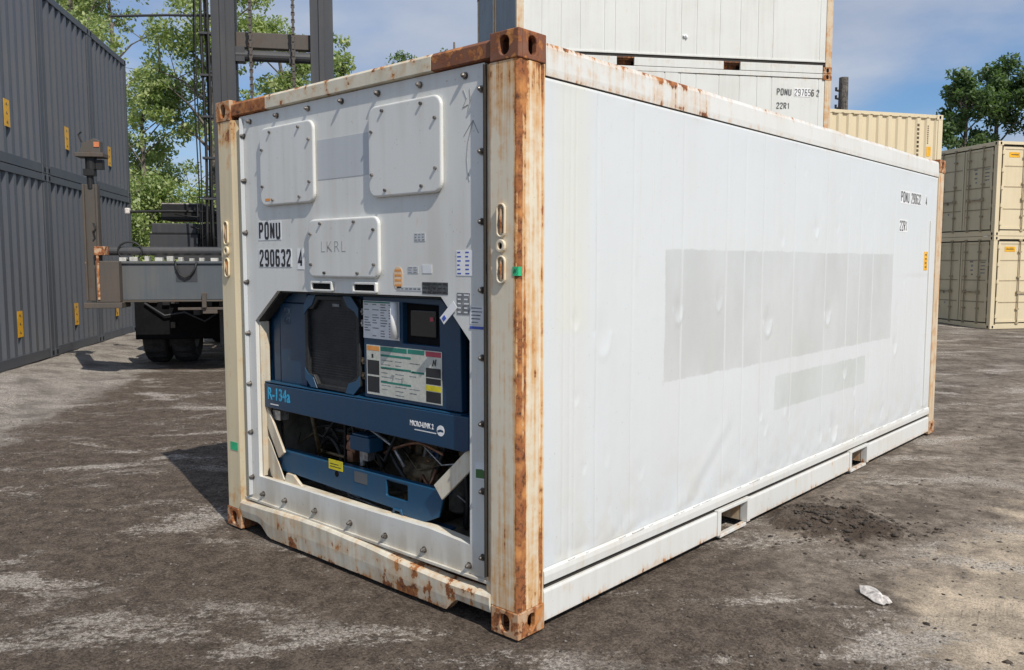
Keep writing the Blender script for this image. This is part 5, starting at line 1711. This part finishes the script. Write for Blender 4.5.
# lift chains: alternating links between the columns
def chain(x, z0, z1, y=-0.06, pitch=0.055):
    mb = MB(); k = 0; z = z0
    while z < z1:
        if k % 2 == 0: mb.box(x - 0.028, x + 0.028, y - 0.012, y + 0.012, z, z + pitch * 0.9)
        else: mb.box(x - 0.017, x + 0.017, y - 0.024, y + 0.024, z - pitch * .2, z + pitch * 1.1)
        z += pitch; k += 1
    K(mb, 'lift_chain', M['rust'] if False else M['dusty'])


chain(-0.23, 3.2, MT - 0.2); chain(0.40, 3.2, MT - 0.2)
# hoses beside the left column
for i, (x, y, r) in enumerate(((-0.86, 0.02, 0.020), (-0.90, 0.10, 0.018), (-0.95, 0.05, 0.022), (-1.03, 0.02, 0.010), (-1.08, 0.12, 0.010))):
    pts = [(x + 0.012 * math.sin(z * 1.7 + i), y + 0.01 * math.cos(z * 2.1), z) for z in np.linspace(1.8, MT, 24)]
    mb = MB(); mb.tube(pts, r, 7); K(mb, 'mast_hose', M['hose'], smooth=True)
mb = MB()
for z in np.arange(2.6, MT, 0.62): mb.box(-0.99, -0.812, 0.0, 0.14, z, z + 0.03)
K(mb, 'hose_clamp', M['steel'])
# long stay near the top left
mb = MB(); mb.tube([(-2.36, 0.6, 5.43), (-1.5, 0.35, 5.42), (-0.82, 0.15, 5.39)], 0.020, 8); K(mb, 'stay_rod', M['steel'])
# carriage and lifting beam
mb = MB(); mb.box(-1.3, 1.35, -0.42, -0.08, 1.05, 1.75); K(mb, 'carriage', M['steel'], 0.01)
mb = MB(); mb.box(-2.13, 2.3, -0.90, -0.55, 1.10, 1.62); bm_ = K(mb, 'lifting_beam', M['beam'], 0.012)
mb = MB(); mb.box(-2.13, 2.3, -0.93, -0.52, 1.621, 1.655); K(mb, 'beam_flange', M['beam'], 0.006)
mb = MB(); mb.box(-2.13, 2.3, -0.93, -0.52, 1.075, 1.099); K(mb, 'beam_flange', M['dusty'], 0.006)
mb = MB()
x = -2.0
while x < 2.2:
    mb.box(x, x + random.uniform(0.05, 0.11), -0.92, -0.78, 1.656, 1.656 + random.uniform(0.035, 0.075)); x += random.uniform(0.13, 0.22)
K(mb, 'stop_block', flat('pale_grease', (0.5, 0.5, 0.46), .7, var=.2), 0.004)
mb = MB(); mb.cyl((-2.25, -0.82, 1.80), (2.3, -0.82, 1.80), 0.062, 16); K(mb, 'slide_tube', M['steel'])
mb = MB(); mb.tube([(-1.86 + 0.16 * math.cos(a), -0.88, 1.80 + 0.13 * math.sin(a)) for a in np.linspace(0, 2 * PI, 19)], 0.014, 7, cap=False); K(mb, 'hose_loop', M['hose'], smooth=True)
mb = MB(); mb.tube([(-1.25, -0.935, 1.66), (-1.235, -0.94, 1.55), (-1.19, -0.94, 1.46), (-1.12, -0.94, 1.42), (-1.05, -0.94, 1.45), (-0.99, -0.94, 1.53), (-0.955, -0.935, 1.65)], 0.014, 8)
K(mb, 'hanging_hose', M['hose'], smooth=True)
mb = MB(); mb.box(-1.25, -0.96, -0.9045, -0.902, 1.36, 1.60); K(mb, 'patch_plate', M['steel'])
# end arm with the gripper
for s_, xa in ((1, -2.30), (-1, 2.55)):
    def X(v): return xa + s_ * v
    mb = MB(); mb.box(X(-0.13), X(0.07), -0.96, -0.86, 1.10, 2.72); mb.box(X(-0.13), X(-0.10), -1.00, -0.961, 1.10, 2.72); mb.box(X(0.04), X(0.07), -1.00, -0.961, 1.10, 2.72)
    K(mb, 'end_arm', M['dusty'], 0.006)
    mb = MB(); mb.box(X(0.02), X(0.33), -1.06, -0.60, 1.08, 1.66); K(mb, 'arm_socket', M['dusty'], 0.01)
    mb = MB(); mb.box(X(-0.14), X(0.36), -1.10, -0.62, 1.00, 1.079); K(mb, 'arm_foot', M['dusty'], 0.008)
    mb = MB(); mb.box(X(0.045), X(0.075), -1.075, -1.061, 1.12, 1.82); K(mb, 'rusty_edge', M['rust'])
    mb = MB(); mb.box(X(0.02), X(0.16), -1.08, -0.86, 1.74, 1.86); K(mb, 'lock_block', M['rust'], 0.006)
    mb = MB(); mb.cyl((X(-0.03), -0.93, 2.66), (X(-0.03), -0.93, 2.88), 0.045, 12); mb.box(X(-0.10), X(0.04), -1.00, -0.86, 2.84, 2.93)
    mb.cyl((X(-0.01), -0.93, 2.93), (X(-0.01), -0.93, 3.10), 0.075, 14); mb.box(X(0.06), X(0.15), -0.98, -0.88, 2.93, 3.06)
    K(mb, 'twistlock_cylinder', M['blackm'])
    mb = MB(); mb.box(X(-0.19), X(0.18), -1.05, -0.78, 3.09, 3.15); mb.prism([(X(-0.15), 3.151), (X(0.13), 3.151), (X(0.13), 3.32), (X(0.05), 3.35), (X(-0.10), 3.28)], 'y', -0.99, -0.85)
    K(mb, 'twistlock_head', M['dusty'], 0.008)
    mb = MB(); mb.box(X(0.05), X(0.12), -1.0, -0.991, 3.23, 3.30); K(mb, 'orange_mark', flat('faded_orange_paint', (0.6, .2, .08), .6))
    mb = MB(); mb.tube([(X(-0.12), -0.93, 3.30), (X(-0.16), -0.93, 3.40), (X(-0.12), -0.93, 3.44)], 0.012, 6); mb.tube([(X(0.02), -1.05, 2.05), (X(0.05), -1.07, 2.10), (X(0.02), -1.05, 2.18)], 0.014, 6)
    K(mb, 'small_hose', M['hose'])
mb = MB(); mb.box(-1.24, -0.50, -0.90, -0.60, 0.955, 0.99); mb.box(-0.90, -0.84, -0.95, -0.88, 0.99, 1.20); mb.box(-0.90, -0.70, -0.90, -0.8, 0.90, 0.955); K(mb, 'lower_bracket', M['dusty'], 0.004)
# chassis, axle, wheels
mb = MB(); mb.box(-1.0, 1.1, 0.75, 5.6, 0.55, 1.35); K(mb, 'chassis', M['blackm'], 0.03)
mb = MB(); mb.box(-2.10, 2.20, 0.72, 1.5, 1.02, 1.12); K(mb, 'front_fender', M['blackm'], 0.01)
mb = MB(); mb.box(-2.16, 2.26, 0.46, 0.58, 0.42, 1.10); K(mb, 'underbeam_shade', M['void'], 0.01)  # near-black sheet added to stand for the deep shade under the beam
mb = MB(); mb.box(-2.06, 2.16, 1.48, 1.52, 0.35, 1.02); K(mb, 'mud_flap', M['blackm'])
mb = MB(); mb.cyl((-1.9, 1.1, 0.52), (2.0, 1.1, 0.52), 0.16, 14); mb.box(-0.6, 0.7, 0.6, 1.5, 0.35, 0.85); K(mb, 'drive_axle', M['blackm'])
wheel0 = None
for x in (-1.93, -1.50, 1.64, 2.07):
    if wheel0 is None:
        R_, w2 = 0.50, 0.185
        prof_ = [(0.26, -w2 * 0.8), (0.42, -w2), (0.47, -w2 * 0.85), (R_, -w2 * 0.62), (R_, 0), (R_, w2 * 0.62), (0.47, w2 * 0.85), (0.42, w2), (0.26, w2 * 0.8)]
        n = 40; pts = []; fcs = []
        for k in range(n):
            a = 2 * PI * k / n
            for j, (rr, xx) in enumerate(prof_):
                r2 = rr - (0.022 if (k % 2 == 0 and 3 <= j <= 5) else 0)
                pts.append((xx, r2 * math.cos(a), r2 * math.sin(a)))
        m_ = len(prof_)
        for k in range(n):
            for j in range(m_ - 1):
                fcs.append((k * m_ + j, ((k + 1) % n) * m_ + j, ((k + 1) % n) * m_ + j + 1, k * m_ + j + 1))
        mb = MB(); mb.poly(pts, fcs); wheel0 = K(mb, 'wheel', M['tyre']); w = wheel0
        mb = MB(); mb.tube([(-0.15, 0, 0), (-0.06, 0, 0), (0.06, 0, 0), (0.15, 0, 0)], [0.27, 0.2, 0.2, 0.27], 20); mb.cyl((-0.17, 0, 0), (0.17, 0, 0), 0.09, 12)
        K(mb, 'rim', M['steel'], parent=wheel0)
    else:
        w = wheel0.copy(); COL.objects.link(w); rr_ = wheel0.children[0].copy(); COL.objects.link(rr_); rr_.parent = w
    w.location = (x, 1.10, 0.495); w.rotation_euler = (random.uniform(0, 0.3), 0, 0)
for x in (-1.5, 1.6):
    w = wheel0.copy(); COL.objects.link(w); rr_ = wheel0.children[0].copy(); COL.objects.link(rr_); rr_.parent = w
    w.location = (x, 4.6, 0.46); w.scale = (0.9, 0.92, 0.92)
# battery / tool boxes, covers, cab
mb = MB(); mb.box(-2.02, -1.26, 1.0, 1.6, 1.88, 2.10); mb.box(-1.99, -1.29, 1.02, 1.58, 2.116, 2.28); mb.box(-1.97, -1.31, 1.06, 1.5, 1.70, 1.88)
K(mb, 'tool_box', M['steel'], 0.012)
mb = MB(); mb.box(-2.03, -1.25, 0.995, 1.605, 2.100, 2.116); K(mb, 'box_seam', M['blackm'])
mb = MB(); mb.prism([(-1.86, 2.34), (-1.84, 2.60), (-1.20, 2.60), (-0.92, 2.42), (-0.70, 2.38), (-0.70, 2.33)], 'y', 1.1, 1.9); K(mb, 'hood', M['blackm'], 0.01)
mb = MB(); mb.box(-1.84, -1.20, 1.12, 1.8, 2.602, 2.615); K(mb, 'hood_top', M['rag'])
mb = MB(); mb.box(-1.18, -0.75, 0.9, 1.5, 1.80, 2.28); K(mb, 'tank', M['blackm'], 0.02)
mb = MB(); mb.box(-0.72, 1.0, 1.8, 3.4, 1.36, 3.3); cab = K(mb, 'cab', M['steel'], 0.03)
mb = MB(); mb.box(-0.62, 0.9, 1.786, 1.798, 2.0, 3.1); mb.box(-0.735, -0.722, 1.95, 3.2, 2.0, 3.1); mb.build('window', flat('cab_glass', (0.03, 0.04, 0.045), 0.06, var=.05), cab)
mb = MB(); mb.box(-1.1, 1.2, 3.6, 5.9, 0.7, 2.3); K(mb, 'counterweight', M['steel'], 0.05)
mb = MB(); mb.tube([(-2.30, 1.0, 2.46), (-1.7, 1.0, 2.475), (-0.8, 1.0, 2.47)], 0.022, 8); K(mb, 'mirror_arm', M['blackm'])
mb = MB(); mb.box(-2.38, -2.30, 0.96, 1.06, 2.42, 2.52); K(mb, 'work_lamp', M['rag'], 0.02)
mb = MB(); mb.tube([(-1.24, 0.9, 2.28), (-1.24, 0.9, 2.70), (-0.70, 0.9, 2.70)], 0.014, 7); mb.tube([(-0.9, 0.9, 2.28), (-0.9, 0.9, 2.70)], 0.012, 7); K(mb, 'handrail', M['steel'])
for k in range(5):
    mb = MB(); mb.tube([(-1.2 + k * 0.08, 0.7, 2.30), (-0.95 + k * 0.06, 0.5, 2.44 - k * 0.03), (-0.8, 0.1, 2.40)], 0.013, 6); K(mb, 'hydraulic_hose', M['hose'], smooth=True)

rh = random.Random(77)
for k in range(16):
    x0 = rh.uniform(-1.5, -0.7); y0 = rh.uniform(0.35, 0.9); z0 = rh.uniform(1.75, 2.45)
    pts = [(x0, y0, z0), (x0 + 0.15, y0 - 0.1, z0 + rh.uniform(-.05, .12)), (x0 + 0.35, y0 - 0.15, z0 + rh.uniform(-.15, .1)), (x0 + 0.6, y0 - 0.1, z0 + rh.uniform(-.2, .1))]
    mb = MB(); mb.tube(pts, rh.choice((0.010, 0.014, 0.020)), 6); K(mb, 'hydraulic_hose', rh.choice((M['hose'], M['hose'], M['steel'])), smooth=True)
for k in range(10):
    x0 = rh.uniform(-2.0, -0.6); z0 = rh.uniform(0.55, 1.05)
    mb = MB(); mb.box(x0, x0 + rh.uniform(.05, .18), 0.40, 0.455, z0, z0 + rh.uniform(.03, .10)); K(mb, 'axle_bracket', rh.choice((M['blackm'], M['steel'], M['dusty'])), 0.004)
mb = MB(); mb.tube([(-2.0, 0.42, 1.0), (-1.7, 0.40, 0.80), (-1.4, 0.40, 0.85), (-1.1, 0.42, 0.70), (-0.8, 0.4, 0.9)], 0.016, 7); K(mb, 'brake_line', M['steel'], smooth=True)

# ------------------------------------------------------------------ utility pole
up = empty('utility_pole', (-10.17, 30.16, 0), 0.5, 'weathered timber pole standing behind the upper beige container', 'pole')
mb = MB(); mb.tube([(0, 0, -0.1), (0, 0, 8.7)], [0.24, 0.17], 14); mb.build('pole_shaft', M['wood'], up)
for z in (7.55, 7.9, 8.2):
    mb = MB(); mb.tube([(-0.20, -0.10, z), (-0.28, -0.14, z), (-0.28, -0.14, z + 0.12)], 0.045, 8); mb.build('insulator', M['hose'], up)

# ------------------------------------------------------------------ small loose things
# crumpled white scrap on the dirt
cy0_, cx0_ = 1.515, 1.005
mb = MB(); n = 14; pts = [(0, 0, 0.030)]; fcs = []
for j, fr in enumerate((0.35, 0.7, 1.0)):
    for k in range(n):
        a = 2 * PI * k / n
        rx = 0.100 * fr * (1 - 0.30 * math.cos(a)) * (1 + 0.08 * math.sin(5 * a)); ry = 0.046 * fr * (1 + 0.15 * math.sin(3 * a) - 0.25 * math.cos(a))
        pts.append((rx * math.cos(a) + random.uniform(-.004, .004), ry * math.sin(a), 0.034 * (1 - fr ** 2) + random.uniform(-0.010, 0.010) * (fr < 1) + (random.uniform(0.0, 0.014) if fr == 1 else 0)))
for k in range(n):
    fcs.append((0, 1 + k, 1 + (k + 1) % n))
    for j in range(2):
        a0 = 1 + j * n; b0 = a0 + n
        fcs.append((a0 + k, b0 + k, b0 + (k + 1) % n, a0 + (k + 1) % n))
mb.poly(pts, fcs)
o = mb.build('plastic_scrap', M['rag'])
o.location = (cx0_, cy0_, float(ground_h(cx0_, cy0_)) + 0.008); o.rotation_euler = (0.05, 0.1, math.radians(-28))
md = o.modifiers.new('t', 'SOLIDIFY'); md.thickness = 0.006
tag(o, 'crumpled dusty white plastic scrap lying on the dirt at lower right', 'litter')
# timber offcut seen in the near fork pocket
mb = MB(); mb.box(-0.10, 0.10, -0.012, 0.012, 0, 0.045)
o = mb.build('timber_offcut', M['fallen'], None, 0.003)
o.location = (-0.16, 1.95, 0.0); o.rotation_euler = (0, 0, 1.45)
tag(o, 'pale sawn timber offcut lying inside the nearer fork pocket of the white container', 'timber')


# ------------------------------------------------------------------ trees
def tree(name, x, y, h, crown_r, crown_z0, n_leaf, leaf, seed, mat, label, group, squash=1.0, nclump=70, spread=0.55):
    r = np.random.default_rng(seed)
    z0 = float(ground_h(x, y)) - 0.05
    t = empty(name, (x, y, z0), 0, label, 'tree', group)
    mb = MB()
    bend = [(r.uniform(-.3, .3) * k / 5, r.uniform(-.3, .3) * k / 5, h * 0.92 * k / 5) for k in range(6)]
    mb.tube(bend, [h * 0.020 * (1 - k / 5.6) + 0.015 for k in range(6)], 8)
    ends = []
    nb = 16
    for k in range(nb):
        f = 0.22 + 0.72 * k / nb
        zb2 = crown_z0 * 0.8 + (h * 0.9 - crown_z0 * 0.8) * k / nb
        bi = min(4, int(zb2 / (h * 0.92) * 5)); tt = zb2 / (h * 0.92) * 5 - bi
        p0 = Vector(bend[bi]).lerp(Vector(bend[bi + 1]), tt)
        a = r.uniform(0, 2 * PI); prof_r = crown_r * math.sin(PI * min(0.95, 0.25 + 0.7 * k / nb)) * r.uniform(0.7, 1.1)
        p2 = p0 + Vector((math.cos(a) * prof_r, math.sin(a) * prof_r, prof_r * r.uniform(0.5, 1.1)))
        p1 = p0.lerp(p2, 0.5) + Vector((0, 0, prof_r * 0.12))
        r0 = 0.012 * h * (1 - k / nb * 0.7)
        mb.tube([p0, p1, p2], [r0 * 0.6, r0 * 0.35, 0.012], 5)
        ends += [(p1, 0.8), (p2, 0.8), (p0.lerp(p2, 0.75), 0.8)]
        for q in range(3):
            d = Vector((r.uniform(-1, 1), r.uniform(-1, 1), r.uniform(0, 1.2))) * prof_r * 0.45
            b0 = p1.lerp(p2, r.uniform(0, .9))
            mb.tube([b0, b0 + d], [r0 * 0.2, 0.008], 4)
            ends.append((b0 + d, 0.8))
    ends += [(Vector(bend[5]), .8), (Vector(bend[4]), .8)]
    mb.build('trunk', M['bark'], t)
    C0 = np.array([tuple(e[0]) for e in ends])
    sel = C0[r.integers(0, len(C0), nclump)] + r.normal(0, crown_r * 0.10, (nclump, 3))
    sizes = r.uniform(0.35, 1.0, nclump) * spread
    wgt = sizes ** 2.2; wgt /= wgt.sum()
    ci = r.choice(nclump, n_leaf, p=wgt)
    d = r.normal(0, 1, (n_leaf, 3)); d /= np.linalg.norm(d, axis=1)[:, None]
    rad = r.uniform(0, 1, n_leaf) ** 0.45
    c = sel[ci] + d * (rad * sizes[ci])[:, None] * np.array([1, 1, 0.8])
    # leaf kites
    a = r.normal(0, 1, (n_leaf, 3)); a /= np.linalg.norm(a, axis=1)[:, None]
    up_ = np.array([0, 0, 1.0]) + r.normal(0, .6, (n_leaf, 3))
    b = np.cross(a, up_); b /= np.linalg.norm(b, axis=1)[:, None] + 1e-9
    s = (leaf * r.uniform(0.6, 1.25, n_leaf))[:, None]
    co = np.stack([c - a * s, c + b * s * 0.55 - a * s * 0.1, c + a * s, c - b * s * 0.55 - a * s * 0.1], 1).reshape(-1, 3)
    q = np.arange(n_leaf * 4).reshape(-1, 4)
    cr = np_mesh('crown', co, q, mat, False)
    cr.parent = t
    return t


LG = 'poplars behind the grey containers'
def behind(px, depth):
    """ground point on a sight line far behind the yard"""
    d = f_ + r_ * ((px - 512) / 833.7)
    return (CAM.x + d.x * depth, CAM.y + d.y * depth)


specs = [(88, 27, 12.5, 2.3, 3.0, 9500, 0.075, 'tall pale poplar rising right behind the far end of the grey containers'),
         (150, 31, 8.6, 2.4, 2.0, 12000, 0.08, 'broad pale poplar between the grey containers and the handler mast'),
         (125, 34, 14.0, 2.6, 3.0, 11000, 0.085, 'poplar just right of the grey containers, its top cut by the photo edge'),
         (222, 30, 13.0, 2.3, 4.0, 9000, 0.08, 'poplar directly behind the left mast column'),
         (285, 33, 11.5, 2.6, 3.0, 12000, 0.085, 'poplar seen between the two mast columns')]
for i, (px, dd_, h, cr, cz, nl, lf, lab) in enumerate(specs):
    x, y = behind(px, dd_)
    tree('poplar_tree', x, y, h, cr, cz, int(nl * 0.9), lf * 1.05, 100 + i, M['leafA'], lab, LG, nclump=90, spread=0.62)
for i, (px, dd_, h, cr, nl, lab) in enumerate([(352, 36, 10.9, 1.7, 6500, 'small poplar top right of the right mast column'),
                                                (406, 40, 12.4, 1.5, 3500, 'small tree top just left of the header rust patch'),
                                                (455, 40, 13.0, 1.4, 2800, 'smallest tree top touching the edge of the rear stack')]):
    x, y = behind(px, dd_)
    tree('distant_tree', x, y, h, cr, 4.0, nl, 0.09, 200 + i, M['leafC'] if i else M['leafA'], lab, 'tree tops over the white container', nclump=50, spread=0.6)
for i, (px, dd_, h, cr, nl, lab) in enumerate([(956, 50, 13.6, 1.9, 8000, 'leftmost dark green tree above the beige stack'),
                                                (990, 51, 14.3, 2.2, 9500, 'middle dark green tree above the beige stack'),
                                                (1024, 50, 15.0, 2.6, 13000, 'rightmost dark green tree above the beige stack, cut by the photo edge'),
                                                (1060, 52, 12.5, 2.3, 5000, 'dark green tree beyond the right edge')]):
    x, y = behind(px, dd_)
    tree('leafy_tree', x, y, h, cr, 5.5, nl, 0.15, 300 + i, M['leafB'], lab, 'dark trees above the beige stack', nclump=110, spread=0.72)
# undergrowth at the foot of the poplars
for i, (px, dd_, h, lab) in enumerate([(118, 24, 3.2, 'low green bush at the far end of the grey row'), (150, 26, 4.2, 'taller bush behind the handler beam'), (185, 27, 3.6, 'rounded bush behind the handler boxes'), (215, 27, 3.8, 'bush behind the left mast column')]):
    x, y = behind(px, dd_)
    o = tree('bush', x, y, h, 1.5, 0.3, 5500, 0.075, 400 + i, M['leafA'], lab, 'bushes at the foot of the poplars', nclump=60, spread=0.8)
    o['category'] = 'bush'

# multi-piece print and other pieces too small to pick apart
for o in bpy.data.objects:
    base = o.name.split('.')[0]
    if base in ('print', 'weld_bead', 'rail_shadow', 'side_print', 'door_print', 'hose_clamp', 'stop_block', 'lift_chain', 'pencil_mark', 'wiring', 'small_hose', 'lock_rod', 'fitting_hole', 'bracket', 'door_frame', 'door_rib', 'crown'):
        if base in ('lock_rod', 'fitting_hole', 'bracket', 'door_frame', 'small_hose', 'wiring', 'crown'):
            continue
        o['kind'] = 'stuff'
